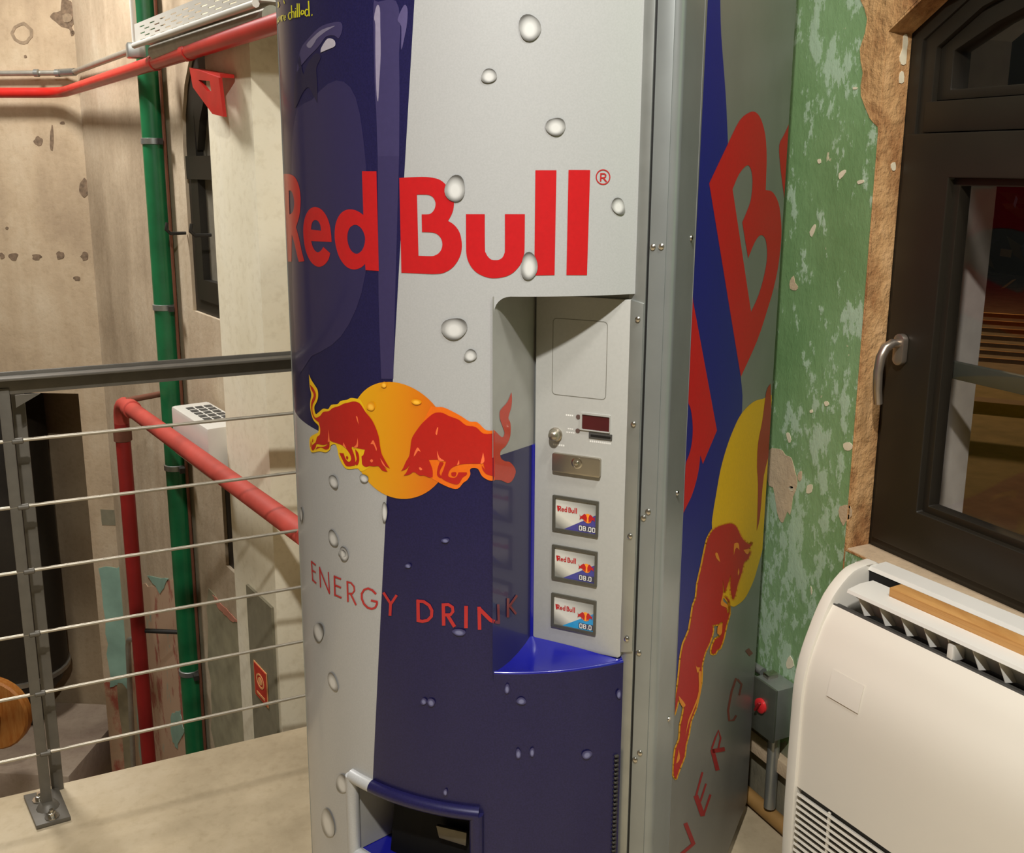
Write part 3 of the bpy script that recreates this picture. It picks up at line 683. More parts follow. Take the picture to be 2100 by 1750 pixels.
MT['ink_red'] = ink('red_ink', (182, 18, 25)); MT['ink_text'] = ink('thin_text_red_ink', (176, 30, 34)); MT['ink_body'] = ink('bull_red_ink', (176, 24, 18)); MT['ink_yellow'] = ink('yellow_outline_ink', (232, 186, 16))
MT['ink_orange'] = ink('orange_outline_ink', (226, 104, 12)); MT['ink_salmon'] = ink('salmon_highlight_ink', (238, 110, 62)); MT['ink_lime'] = ink('lime_yellow_ink', (206, 200, 20))
MT['ink_navy'] = ink('navy_ink', (26, 28, 112)); MT['ink_dred'] = ink('dull_red_ink', (176, 52, 30)); MT['ink_tray'] = plain('glossy_blue_moulding', (22, 24, 128), .22, 0, .6, var=.05)
t = NT('sun_disc_ink'); uvn = t.n('ShaderNodeUVMap'); uvn.uv_map = 'UVMap'; sx = t.n('ShaderNodeSeparateXYZ'); t.l(uvn.outputs[0], sx.inputs[0])
t.set(t.ramp(sx.outputs[0], [(.15, (222, 162, 10)), (.5, (216, 138, 8)), (.85, (208, 102, 8))]), .36, 0, .45); MT['ink_sun'] = t.m
MT['purple_ink_and_reflection'] = ink('violet_print_and_reflection', (56, 50, 90)); MT['ink_violet_dark'] = ink('deep_violet_print', (20, 17, 54)); MT['ink_glint'] = ink('pale_glint_print', (172, 166, 176)); MT['ink_mid'] = ink('mid_violet_print', (40, 35, 76))
def drop_mat(name, rim, body, glint, alpha_in):
    t = NT(name); uvn = t.n('ShaderNodeUVMap'); uvn.uv_map = 'UVMap'
    sx = t.n('ShaderNodeSeparateXYZ'); t.l(uvn.outputs[0], sx.inputs[0])
    u2 = t.math('MULTIPLY', sx.outputs[0], sx.outputs[0]); v2 = t.math('MULTIPLY', sx.outputs[1], sx.outputs[1]); r = t.math('SQRT', t.math('ADD', u2, v2))
    av = t.math('ABSOLUTE', t.math('ADD', sx.outputs[1], .12))
    dk = t.math('MULTIPLY', t.ramp(r, [(.60, (0, 0, 0)), (.92, (255, 255, 255))]), t.math('ADD', .35, t.math('MULTIPLY', av, .75)))
    g = t.ramp(t.math('ADD', r, t.math('MULTIPLY', sx.outputs[1], .25)), [(.35, (255, 255, 255)), (.72, (0, 0, 0))])
    c = t.mix(dk, t.mix(g, body, glint), rim)
    t.set(c, .34, 0, .45); return t.m
MT['drop_s'] = drop_mat('printed_drop_on_silver', (84, 82, 78), (170, 169, 166), (206, 205, 202), 1)
MT['drop_b'] = drop_mat('printed_drop_on_blue', (42, 38, 84), (58, 58, 104), (112, 114, 150), 1)
MT['drop_y'] = drop_mat('printed_drop_on_sun', (206, 140, 16), (228, 150, 14), (248, 186, 60), 1)
MT['body_grey'] = plain('grey_side_foil', (128, 128, 124), .40, .25, .05, var=.06, scale=8, spec=.35)
MT['flange'] = plain('grey_zinc_flange', (146, 150, 148), .34, .55, 0, var=.08, scale=9)
MT['coin'] = plain('silver_coin_panel_paint', (174, 173, 167), .45, .08, .1, var=.03, scale=200)
MT['coin_groove'] = plain('panel_groove', (116, 114, 104), .6)
MT['display_red'] = plain('dark_red_display_glass', (74, 22, 26), .2, 0, .5); MT['white_print'] = plain('white_print', (228, 226, 220), .5)
MT['recess_grey'] = plain('recess_liner_silver', (152, 150, 144), .42, .1, .2, var=.05)
MT['led_off'] = plain('unlit_led', (92, 72, 66), .35)

# --- cabinet body (right edge rounded)
rr = .012
sec = [(XL, YF + .002), (XR - rr, YF + .002)] + [(XR - rr + rr * math.sin(a), YF + .002 + rr - rr * math.cos(a)) for a in [math.pi / 2 * i / 5 for i in range(1, 6)]] + [(XR, YB), (XL, YB)]
extrude_poly('cabinet_body', [(x, y, Z0) for x, y in sec], (0, 0, Z1 - Z0), MT['flange'], vm, smooth=40)
bm = bmesh.new(); add_box(bm, (.02, .15, Z0 / 2 + .001), (.58, .68, Z0), None, .004); from_bm('plinth', bm, MT['dark'], vm, 40)
# door: curved skin with the recess and the can chute cut out
PL = math.radians(20.75); RZ0, RZ1 = .774, 1.330
cr = .022 / MRAD
rec = [(PH1 + .0, RZ0), (PL + .004, RZ0), (PL, RZ0 + .004), (PL, RZ1 - .022)] + [(PL + cr * (1 - math.cos(a)), RZ1 - .022 + .022 * math.sin(a)) for a in [math.pi / 2 * i / 6 for i in range(1, 7)]] + [(PH1, RZ1)]
SL0, SL1, SZ0, SZ1 = math.radians(-16.6), math.radians(15.9), .405, .538
slot = [(SL0, SZ0), (SL0, SZ1), (SL1, SZ1), (SL1, SZ0)]
outl = [(PH0, Z0), (PH0, Z1 - .01), (PH1, Z1 - .01)] + list(reversed(rec)) + [(PH1, Z0)]
outl = [(PH0, Z0), (PH0, Z1 - .01), (PH1, Z1 - .01), (PH1, RZ1)] + [p for p in reversed(rec[:-1])] + [(PH1, Z0)]
door = door_sheet('door', [outl, slot], MT['can'], vm, 0.0, .010)
# caps of the door top and its side return
arc = [on_door(PH0 + (PH1 - PH0) * i / 40, Z1 - .011, -.001) for i in range(41)]
extrude_poly('door_top', arc, (0, 0, .006), MT['flange'], vm)
# metal return along the right edge, gap line, inner seal strip
XG = .3125
def strip(name, x0, x1, z0, z1, y, mat, d=.004, parent=vm, bev=.001):
    return box(name, ((x0 + x1) / 2, y, (z0 + z1) / 2), (x1 - x0, d, z1 - z0), mat, parent, bev=bev)
edge_x = MRAD * math.sin(PH1); edge_y = -MRAD * math.cos(PH1)
extrude_poly('door_edge', [(edge_x - .010, edge_y + .004, Z0), (edge_x + .001, edge_y - .001, Z0), (XG - .0012, YF - .004, Z0), (XG - .0012, YF + .001, Z0), (edge_x - .010, YF + .001, Z0)], (0, 0, Z1 - Z0 - .01), MT['galv'], vm, bev=.0008)
strip('door_gap', XG - .0012, XG + .0012, Z0, Z1 - .012, YF + .0015, MT['black'], .003, bev=0)
strip('flange_plate', XG + .0012, XR - rr, Z0, Z1, YF + .0012, MT['flange'], .003)
# rivets on the flange and the side
def rivet(c, n, parent=vm, r=.0045): return lathe('rivet', [(r, 0), (r * .9, r * .35), (r * .5, r * .6), (.0003, r * .68)], MT['chrome'], parent, 12, Matrix.Translation(c) @ Vector(n).to_track_quat('Z', 'Y').to_matrix().to_4x4())
for x, y in ((1337, 507), (1356, 506), (1314, 1062), (1329, 1050), (1298, 1558), (1312, 1545), (1303, 1338)):
    a, b = hit_y(x, y, YF - .0005); rivet((min(max(a, XG + .006), XR - rr - .003), YF - .0004, b), (0, -1, 0))
for x, y in ((1417, 488), (1388, 1011), (1371, 1475)):
    a, b = hit_x(x, y, XR); rivet((XR + .0002, a, b), (1, 0, 0))
# --- recess: left cheek, roof, floor tray, coin panel
pLx, pLy = MRAD * math.sin(PL), -MRAD * math.cos(PL); QX = .1445; QY = YF
cheek_n = Vector((QY - pLy, -(QX - pLx), 0)).normalized()
if cheek_n.x < 0: cheek_n.negate()
def cheek(x, y):
    d = MI3 @ ray(x, y); p0 = Vector((pLx, pLy, 0)); k = (p0 - LO).dot(cheek_n) / d.dot(cheek_n); p = LO + d * k
    e = Vector((QX - pLx, QY - pLy, 0)); return (p - p0).dot(e) / e.length, p.z
CL = math.hypot(QX - pLx, QY - pLy); CE = Vector((QX - pLx, QY - pLy, 0)).normalized()
def on_cheek(a, z, off=0.0): p = Vector((pLx, pLy, 0)) + CE * a + cheek_n * off; p.z = z; return p
ZCB = cheek(1060, 921)[1]; zc_l, zc_r = cheek(1030, 932)[1], cheek(1092, 912)[1]; kz = (zc_r - zc_l) / (cheek(1092, 912)[0] - cheek(1030, 932)[0])
pydata('recess_cheek', [on_cheek(-.004, zc_l - kz * .02), on_cheek(CL, zc_l + kz * (CL - .02)), on_cheek(CL, RZ1), on_cheek(-.004, RZ1)], [(0, 1, 2, 3)], MT['recess_grey'], vm)
pydata('recess_cheek_lower', [on_cheek(.003, RZ0 - .03), on_cheek(CL + .004, RZ0 - .03), on_cheek(CL + .004, zc_l + kz * (CL - .02)), on_cheek(-.003, zc_l - kz * .02), on_cheek(-.003, RZ0)], [(0, 1, 2, 3, 4)], ink('navy_recess_paint', (38, 36, 74)), vm)
arcp = [on_door(PL + (PH1 - PL) * i / 24, 0, -.001) for i in range(25)]
extrude_poly('recess_roof', [Vector((p.x, p.y, RZ1)) for p in arcp] + [Vector((edge_x, QY + .01, RZ1)), Vector((QX - .002, QY + .01, RZ1))], (0, 0, .004), MT['recess_grey'], vm)
# tray: slopes from the coin panel down to the curved lip
ZT = .779
nA = 24; vs = []; fs = []
for i in range(nA + 1):
    f = i / nA; o_ = on_door(PL + (PH1 - PL) * f, RZ0 + .001, -.002); inn = Vector((QX + (edge_x - QX) * f, QY + .002, ZT + .004))
    for j in range(6):
        g = j / 5; p = o_.lerp(inn, g); dip = (o_ - inn).length * .05 * math.sin(math.pi * min(1, g * 1.15)); p.z -= dip
        if j == 5: p.z += .006
        vs.append(p)
for i in range(nA):
    for j in range(5): a = i * 6 + j; fs.append((a, a + 1, a + 7, a + 6))
pydata('recess_tray', vs, fs, MT['ink_tray'], vm, 60)
tube('tray_lip', [on_door(PL + (PH1 - PL) * i / 24, RZ0, -.003) for i in range(25)], .0032, MT['ink_tray'], vm, 8)
tube('recess_fillet', [(QX, QY - .001, RZ0 + .006), (QX, QY - .001, zc_r)], .006, MT['ink_tray'], vm, 10)
# coin panel: bent sheet with a chamfered lower right corner
CPX0, CPX1, CPZ0, CPZ1 = QX + .004, .292, .781, 1.322
cp = [(CPX0, CPZ0 + .006), (CPX0 + .006, CPZ0), (CPX1 - .004, CPZ0), (CPX1, CPZ0 + .004), (CPX1, CPZ1), (CPX0, CPZ1)]
coin = extrude_poly('coin_panel', [(x, YF - .006, z) for x, z in cp], (0, .008, 0), MT['coin'], vm, bev=.002)
extrude_poly('coin_panel_return', [(CPX1 - .001, YF - .006, CPZ0 + .010), (XG - .002, YF - .0075, CPZ0 + .016), (XG - .002, YF - .0075, CPZ1 - .004), (CPX1 - .001, YF - .006, CPZ1)], (0, .006, 0), MT['galv'], vm, bev=.001)
for x, y in ((1308, 655), (1299, 870), (1292, 1100), (1285, 1311)):
    a, b = hit_y(x, y, YF - .0075); rivet((min(a, XG - .006), YF - .0078, b), (0, -1, 0), vm, .004)
PY = YF - .006                                           # face of the coin panel
def pf(a, z, off=0.0): return Vector((a, PY - off, z))
def rrect(x0, x1, z0, z1, r=.003, n=4):
    o = []
    for cx_, cz2, s in ((x1 - r, z1 - r, 0), (x0 + r, z1 - r, 1), (x0 + r, z0 + r, 2), (x1 - r, z0 + r, 3)):
        for i in range(n + 1): a = math.pi / 2 * (s + i / n); o.append((cx_ + r * math.cos(a), cz2 + r * math.sin(a)))
    return o
def plate(name, x0, x1, z0, z1, d, mat, parent=vm, r=.002, hole=None, bev=0, base=0.0):
    return extrude_poly(name, [pf(x, z, base) for x, z in rrect(x0, x1, z0, z1, r)], (0, -d, 0), mat, parent, bev=bev, holes=[[pf(x, z, base) for x, z in hole]] if hole else ())
plate('blanking_plate_groove', .175, .2588, 1.176, 1.289, .0004, MT['coin_groove'], vm, .006, rrect(.1758, .258, 1.1768, 1.2882, .0055))
dsp = plate('display_bezel', .2205, .2665, 1.128, 1.1545, .0022, MT['coin'], vm, .001, rrect(.2235, .2655, 1.1295, 1.1515, .0008))
plate('display_window', .2235, .2655, 1.1295, 1.1515, .0006, MT['display_red'], vm, .0008)
def pxz(x, y): return hit_y(x, y, PY)
for x, y in ((1186, 855), (1185, 883.5)):
    a, b = pxz(x, y); extrude_poly('indicator_led', [pf(a + .0034 * math.cos(q), b + .0034 * math.sin(q)) for q in [2 * math.pi * i / 14 for i in range(14)]], (0, -.0008, 0), MT['led_off'], vm)
a0, b0_ = pxz(1208, 892); a1, b1_ = pxz(1255.5, 899)
plate('card_slot_rim', a0, a1, (b0_ + b1_) / 2 - .0042, (b0_ + b1_) / 2 + .0048, .0012, MT['grille_dark'], vm, .0008)
plate('card_slot_mouth', a0 + .003, a1 - .002, (b0_ + b1_) / 2 - .0012, (b0_ + b1_) / 2 + .0018, .0006, MT['black'], vm, .0004, base=.0012)
ka, kb_ = pxz(1140, 891)
Mk = Matrix.Translation(pf(ka, kb_)) @ Vector((0, -1, 0)).to_track_quat('Z', 'Y').to_matrix().to_4x4()
knob = lathe('return_button', [(.0105, 0), (.0105, .003), (.0085, .004), (.0085, .009), (.007, .0125), (.004, .0145), (.0004, .015)], MT['nickel'], vm, 22, Mk)
lx0, lx1, lz0, lz1 = .179, .2545, 1.0605, 1.089
lkp = plate('lock_plate', lx0, lx1, lz0, lz1, .006, MT['nickel'], vm, .003, bev=.0008)
la, lb = pxz(1186, 948); Mk = Matrix.Translation(pf(la, lb, .006)) @ Vector((0, -1, 0)).to_track_quat('Z', 'Y').to_matrix().to_4x4()
lathe('lock_collar', [(.0078, -.003), (.0086, .0002), (.0066, .0006), (.0064, -.004)], MT['chrome'], lkp, 20, Mk)
lathe('lock_well', [(.0064, -.003), (.0064, -.0026), (.0004, -.0025)], MT['black'], lkp, 20, Mk)
lathe('lock_core', [(.0036, -.003), (.0036, .002), (.0028, .0032), (.0003, .0035)], MT['chrome'], lkp, 16, Mk)
for (x, y, w, h) in ((1168, 852, 16, 3), (1170, 880, 12, 2.2), (1170, 887.5, 18, 2.2), (1231, 907.5, 44, 4), (1146, 913, 24, 3.5)):
    a0, b0_ = pxz(x - w / 2, y); a1, _ = pxz(x + w / 2, y + w * .15); _, bt = pxz(x, y - h / 2); _, bb = pxz(x, y + h / 2)
    zc = (bt + bb) / 2; n = max(3, int(w / 4)); hh = (bt - bb) / 2
    for i in range(n):                                     # tiny illegible captions: rows of dashes
        u0 = a0 + (a1 - a0) * (i + .12) / n; u1 = a0 + (a1 - a0) * (i + .82) / n
        extrude_poly('caption_mark', [pf(u0, zc - hh), pf(u1, zc - hh), pf(u1, zc + hh), pf(u0, zc + hh)], (0, -.0002, 0), MT['white_print'], vm)

# --- outlines of the front print, as (angle, height) on the door
def d_in(pts, sub=3): return [hit_door(x, y) for x, y in smooth_loop(pts, sub)]
c = 1
R_O = crop(570, 330, 7, [(84, 188, c), (150, 188), (210, 205), (260, 250), (300, 340), (322, 440), (331, 560), (325, 700), (308, 810), (285, 890), (265, 950, c), (295, 1060), (325, 1190), (352, 1320), (385, 1440, c), (305, 1450, c), (283, 1370), (258, 1260), (232, 1150), (205, 1060, c), (200, 1446, c), (146, 1446, c)])
R_H = crop(570, 330, 7, [(160, 428, c), (192, 428), (222, 490), (237, 580), (234, 670), (212, 740), (172, 770, c)])
E_O = crop(570, 330, 7, [(535, 662), (600, 680), (660, 730), (715, 820), (750, 930), (768, 1050), (775, 1165, c), (482, 1150, c), (500, 1220), (530, 1280), (570, 1312), (610, 1300), (640, 1265), (655, 1235, c), (755, 1325, c), (740, 1390), (710, 1450), (660, 1500), (600, 1522), (540, 1505), (480, 1450), (430, 1360), (395, 1250), (375, 1120), (368, 1000), (378, 880), (405, 780), (450, 705), (490, 675)])
E_H = crop(570, 330, 7, [(480, 985, c), (625, 1003, c), (615, 930), (590, 875), (550, 848), (515, 860), (490, 905)])
D_O = crop(570, 330, 7, [(1210, 148, c), (1418, 150, c), (1452, 1580, c), (1262, 1568, c), (1255, 1480, c), (1190, 1535), (1100, 1560), (1010, 1535), (940, 1470), (880, 1370), (840, 1240), (820, 1110), (822, 980), (840, 880), (880, 790), (935, 730), (1000, 700), (1060, 697), (1120, 710), (1180, 740), (1230, 778, c)])
D_H = crop(570, 330, 7, [(1110, 918), (1170, 940), (1215, 990), (1245, 1060), (1255, 1130), (1240, 1220), (1205, 1290), (1150, 1332), (1100, 1325), (1050, 1280), (1015, 1200), (1000, 1110), (1010, 1020), (1045, 950)])
B_O = crop(800, 330, 7, [(135, 245, c), (300, 235), (480, 230), (600, 240), (700, 265), (770, 310), (830, 380), (880, 460), (912, 540), (918, 620), (908, 700), (880, 780), (832, 862, c), (890, 895), (950, 950), (1000, 1030), (1025, 1130), (1032, 1230), (1015, 1340), (970, 1440), (900, 1530), (820, 1585), (730, 1618), (600, 1625, c), (165, 1605, c)])
B_H = crop(800, 330, 7, [(388, 485, c), (480, 485), (560, 490), (615, 520), (645, 570), (655, 625), (640, 690), (605, 740), (560, 765), (455, 768, c), (460, 1022, c), (560, 1025), (640, 1035), (700, 1070), (740, 1130), (752, 1200), (738, 1270), (700, 1325), (650, 1355), (590, 1368), (410, 1362, c)])
U_O = crop(800, 330, 7, [(1090, 765, c), (1360, 765, c), (1362, 1250), (1375, 1320), (1405, 1375), (1450, 1415), (1500, 1425), (1560, 1420), (1610, 1390), (1640, 1330), (1648, 1250), (1648, 765, c), (1935, 765, c), (1930, 1250), (1920, 1350), (1890, 1450), (1840, 1530), (1760, 1610), (1660, 1660), (1540, 1682), (1430, 1680), (1330, 1650), (1240, 1600), (1165, 1520), (1115, 1420), (1095, 1320), (1092, 1200)])
L1 = crop(1040, 330, 7, [(405, 135, c), (707, 135, c), (680, 1640, c), (390, 1645, c)])
L2 = crop(1040, 330, 7, [(880, 130, c), (1190, 132, c), (1145, 1640, c), (850, 1640, c)])
LET = [[d_in(R_O), d_in(R_H)], [d_in(E_O), d_in(E_H)], [d_in(D_O), d_in(D_H)], [d_in(B_O), d_in(B_H)], [d_in(U_O)], [d_in(L1)], [d_in(L2)]]
for loops in LET: door_sheet('wordmark_letter', loops, MT['ink_red'], door, .0006)
rg = [1375, 232]
def ringpx(rx, ry): return [hit_door(1040 + (1375 + rx * math.cos(a)) / 7, 330 + (232 + ry * math.sin(a)) / 7) for a in [2 * math.pi * i / 28 for i in range(28)]]
door_sheet('registered_mark_ring', [ringpx(105, 112), ringpx(90, 96)], MT['ink_text'], door, .0006)
def d_stroke(ox, oy, s, pts, w): return [hit_door(x, y) for x, y in stroke(crop(ox, oy, s, pts), w / s)]
for st_ in ([(1345, 175), (1340, 295)], [(1345, 185), (1395, 185), (1415, 205), (1410, 230), (1385, 243), (1345, 243)], [(1375, 243), (1425, 300)]):
    door_sheet('registered_mark_letter', [d_stroke(1040, 330, 7, st_, 20)], MT['ink_text'], door, .0006)
# sun disc
SPH, SZc, SRr = math.radians(-1.5), 1.1165, .0862
sun = [(SPH + SRr / MRAD * math.cos(a), SZc + SRr * math.sin(a)) for a in [2 * math.pi * i / 64 for i in range(64)]]
door_sheet('sun_disc', [sun], MT['ink_sun'], door, .0006, uvm=lambda p: (.5 + (p.x - SPH) * MRAD / SRr / 2, .5 + (p.y - SZc) / SRr / 2))
# left bull
q = lambda pts: crop(610, 760, 6.25, pts)
YL = q([(155, 50, c), (185, 120), (230, 190), (265, 250), (272, 330), (255, 400), (225, 460), (228, 520), (245, 558), (285, 530), (340, 488), (400, 495), (440, 440), (520, 430), (560, 390), (640, 375), (690, 352), (760, 360), (815, 380), (900, 560), (1000, 800), (1040, 1120), (840, 1290), (780, 1255), (680, 1265), (620, 1250), (570, 1180), (535, 1100), (520, 1020), (490, 945), (435, 960), (425, 1010), (370, 1050), (290, 1035), (215, 1050), (180, 1040), (165, 985), (160, 900), (175, 850), (230, 815), (272, 790), (280, 720), (262, 690), (215, 640), (185, 560), (170, 470), (172, 390), (185, 310), (165, 210)])
RL = q([(170, 180, c), (215, 230), (245, 300), (235, 370), (205, 430), (200, 510), (215, 570), (245, 605), (300, 580), (340, 530), (410, 520), (460, 480), (540, 455), (600, 425), (660, 410), (730, 395), (790, 410), (830, 450), (880, 530), (960, 630), (1010, 730), (1050, 850), (1065, 960), (1085, 1060), (1110, 1115), (1145, 1180), (1192, 1255, c), (1130, 1215), (1072, 1118, c), (1100, 1200), (1162, 1297, c), (1095, 1280), (1045, 1225), (990, 1228), (935, 1222), (885, 1235), (840, 1205), (832, 1145), (828, 1100, c), (852, 1080), (872, 1012, c), (775, 995), (715, 975), (702, 990, c), (735, 1080), (750, 1150), (745, 1215, c), (640, 1225), (590, 1150), (545, 1055, c), (600, 1060, c), (625, 1130), (665, 1170), (695, 1140), (685, 1080), (640, 1010), (590, 962, c), (540, 940), (440, 905), (425, 880, c), (410, 930), (340, 955), (258, 940), (240, 985), (210, 1022), (188, 1000), (195, 960), (240, 920), (262, 850), (296, 820), (300, 740), (280, 660, c), (235, 625), (205, 575), (185, 480), (190, 400), (215, 330), (212, 290), (182, 230)])
L2_ = q([(745, 1005, c), (790, 1060), (800, 1150), (775, 1212), (738, 1192, c), (765, 1140), (755, 1070)])
L3_ = q([(262, 978, c), (350, 975), (420, 925, c), (415, 990), (370, 1012), (310, 985), (240, 1012, c)])
door_sheet('bull_outline', [d_in(YL)], MT['ink_yellow'], door, .0009)
for pp in (RL, L2_, L3_, q([(180, 905, c), (175, 985, c), (190, 950)]), q([(205, 870, c), (195, 920, c), (212, 900)]), q([(640, 1095), (660, 1115), (645, 1140), (630, 1115)])): door_sheet('bull_figure', [d_in(pp)], MT['ink_body'], door, .0013)
for pp in ([(760, 588), (780, 595), (795, 692, c), (775, 640)], [(960, 1133), (978, 1155), (960, 1178), (940, 1155)], [(945, 942, c), (978, 890), (1005, 940), (1026, 1000), (1020, 1032, c), (985, 948)], [(415, 755, c), (425, 900), (440, 912, c), (400, 912, c)], [(782, 860, c), (788, 950), (775, 985), (720, 988, c), (765, 945)], [(600, 920, c), (640, 1000), (592, 962, c)], [(1068, 1120, c), (1100, 1165), (1150, 1250), (1100, 1200)]):
    door_sheet('bull_highlight', [d_in(q(pp))], MT['ink_salmon'], door, .0016)
# right bull, running on round the edge of the recess
q = lambda pts: crop(800, 770, 6.25, pts)
YR = q([(530, 395, c), (600, 405), (680, 408), (780, 450), (910, 520), (1020, 590), (1120, 600), (1230, 700), (1338, 703, c), (1338, 1345, c), (1270, 1345), (1180, 1290), (1130, 1200), (1060, 1185), (1025, 1210), (1030, 1270), (990, 1340), (940, 1375), (870, 1450), (760, 1435), (590, 1350), (420, 1230), (330, 1000), (380, 700)])
RR = q([(600, 475), (680, 480), (760, 520), (880, 565), (980, 640), (1100, 660), (1200, 745), (1338, 740, c), (1338, 1300, c), (1260, 1255), (1210, 1180), (1195, 1110, c), (1150, 1130), (1040, 1130), (900, 1140), (800, 1180), (760, 1230), (750, 1290), (800, 1310), (850, 1300), (880, 1240, c), (985, 1240, c), (985, 1270), (930, 1310), (880, 1390), (800, 1385), (680, 1330), (660, 1280), (690, 1200), (720, 1105, c), (640, 1080), (500, 1080, c), (530, 1150), (550, 1220), (550, 1300, c), (500, 1305), (440, 1280), (380, 1280), (310, 1235), (250, 1270), (178, 1282, c), (215, 1240), (265, 1120, c), (220, 1190), (143, 1225, c), (170, 1190), (210, 1100), (250, 1030), (265, 930), (280, 820), (320, 740), (400, 630), (470, 560), (540, 500)])
door_sheet('bull_outline', [d_in(YR)], MT['ink_orange'], door, .0009)
for pp in (RR, q([(640, 1110, c), (690, 1120), (650, 1200), (640, 1260), (680, 1312, c), (640, 1310), (605, 1270), (615, 1180)]), q([(1175, 1150, c), (1230, 1215), (1320, 1285, c), (1240, 1265), (1190, 1210)]), q([(790, 1245), (850, 1240), (840, 1290), (795, 1285)])): door_sheet('bull_figure', [d_in(pp)], MT['ink_body'], door, .0013)
for pp in ([(608, 665, c), (622, 670), (605, 765, c), (588, 740)], [(375, 1180), (400, 1178), (418, 1205), (390, 1212)], [(310, 1040, c), (320, 990), (360, 920), (400, 980, c), (365, 965), (335, 1010)], [(1195, 985, c), (1212, 1090), (1180, 1130), (1160, 1125, c)], [(605, 960, c), (640, 1050), (700, 1090), (625, 1085)], [(885, 1080, c), (890, 1135), (860, 1145, c)]):
    door_sheet('bull_highlight', [d_in(q(pp))], MT['ink_salmon'], door, .0016)
TAIL = q([(1310, 700, c), (1340, 710), (1430, 795), (1462, 740), (1440, 660), (1405, 560), (1402, 470), (1430, 420), (1500, 340), (1552, 215, c), (1558, 290), (1550, 400), (1512, 540), (1535, 600), (1542, 680), (1530, 800), (1480, 900), (1412, 968), (1415, 1060), (1470, 1100), (1530, 1112), (1590, 1180), (1605, 1250), (1560, 1350), (1500, 1380), (1420, 1345), (1310, 1340, c)])
ck = [cheek(x, y) for x, y in smooth_loop(TAIL, 3)]; ck = [(max(a, -.002), b) for a, b in ck]
flat_sheet('bull_tail_and_leg', [ck], lambda a, b: on_cheek(a, b, .0006), MT['ink_dred'], vm)
# thin capitals under the emblem
q6 = (620, 1140, 8.4); q7 = (830, 1180, 8.4)
for o_, pts, w in [(q6, [(165, 90), (185, 432)], 18), (q6, [(160, 92), (237, 162)], 22), (q6, [(175, 245), (237, 287)], 22), (q6, [(182, 412), (246, 474)], 22),
                   (q6, [(305, 190), (322, 545)], 19), (q6, [(305, 205), (473, 640)], 20), (q6, [(455, 278), (476, 655)], 18),
                   (q6, [(560, 338), (570, 690)], 26), (q6, [(552, 350), (675, 402)], 27), (q6, [(565, 500), (675, 548)], 27), (q6, [(562, 668), (682, 722)], 27),
                   (q6, [(780, 432), (792, 792)], 30), (q6, [(772, 446), (845, 468), (895, 530), (903, 600), (870, 648), (800, 650)], 28), (q6, [(835, 648), (932, 848)], 30),
                   (q6, [(1275, 658), (1210, 592), (1140, 562), (1072, 582), (1028, 650), (1030, 740), (1068, 830), (1130, 892), (1200, 914), (1262, 890), (1290, 830), (1290, 785)], 36), (q6, [(1300, 792), (1188, 766)], 34),
                   (q6, [(1402, 632), (1530, 830)], 44), (q6, [(1632, 676), (1530, 830)], 44), (q6, [(1527, 810), (1517, 1032)], 48),
                   (q7, [(232, 420), (238, 800)], 58), (q7, [(210, 440), (330, 450), (425, 515), (472, 605), (465, 705), (400, 772), (310, 792), (215, 772)], 54),
                   (q7, [(668, 482), (675, 865)], 58), (q7, [(645, 508), (755, 502), (825, 548), (834, 622), (792, 676), (680, 680)], 54), (q7, [(735, 676), (862, 886)], 58),
                   (q7, [(1060, 524), (1058, 908)], 62), (q7, [(1284, 540), (1292, 934)], 60), (q7, [(1270, 560), (1480, 770), (1545, 800)], 64)]:
    door_sheet('caption_stroke', [[hit_door(x, y) for x, y in stroke(crop(*o_, pts), w / 8.4)]], MT['ink_text'], door, .0007 + .00005 * (w % 7))
for pts, w in [([(1545, 800), (1612, 815)], 50), ([(1600, 500), (1612, 835)], 42), ([(1770, 395), (1768, 725)], 44), ([(1925, 345), (1785, 545)], 38), ([(1800, 525), (1912, 668)], 38)]:
    flat_sheet('caption_stroke', [[cheek(x, y) for x, y in stroke(crop(*q7, pts), w / 8.4)]], lambda a, b: on_cheek(max(a, 0), b, .0006 + .00001 * w), ink('dim_red_ink_%d' % int(pts[0][0]), (120, 34, 32)), vm)
# yellow slanted caption near the top left
for pts, w in [([(100, 170), (105, 240)], 14), ([(108, 180), (122, 168)], 12), ([(128, 205), (146, 198), (140, 172), (128, 180), (126, 215), (132, 228), (146, 215)], 11),
               ([(205, 140), (188, 142), (178, 170), (182, 205), (192, 218), (208, 208)], 13), ([(212, 60), (216, 205)], 13), ([(216, 140), (232, 128), (240, 140), (242, 200)], 12), ([(258, 120), (260, 198)], 13), ([(257, 92), (258, 104)], 12), ([(276, 40), (280, 195)], 13), ([(298, 40), (302, 192)], 13),
               ([(322, 160), (352, 150), (346, 118), (330, 115), (320, 140), (324, 175), (338, 188), (354, 175)], 13), ([(396, 110), (378, 105), (364, 130), (368, 170), (384, 182), (398, 165)], 14), ([(402, 10), (410, 182)], 15), ([(436, 168), (446, 170)], 20), ([(60, 200), (66, 250)], 12), ([(72, 185), (82, 245), (92, 180)], 11), ([(52, 215), (40, 215), (42, 240), (54, 245), (52, 265), (40, 268)], 11), ([(62, 20), (70, 60), (60, 85)], 14), ([(122, 5), (134, 40)], 12)]:
    door_sheet('slogan_stroke', [[hit_door(x, y) for x, y in stroke(crop(560, 0, 5.468, pts), w / 5.468)]], MT['ink_lime'], door, .0007 + .00004 * (w % 5))
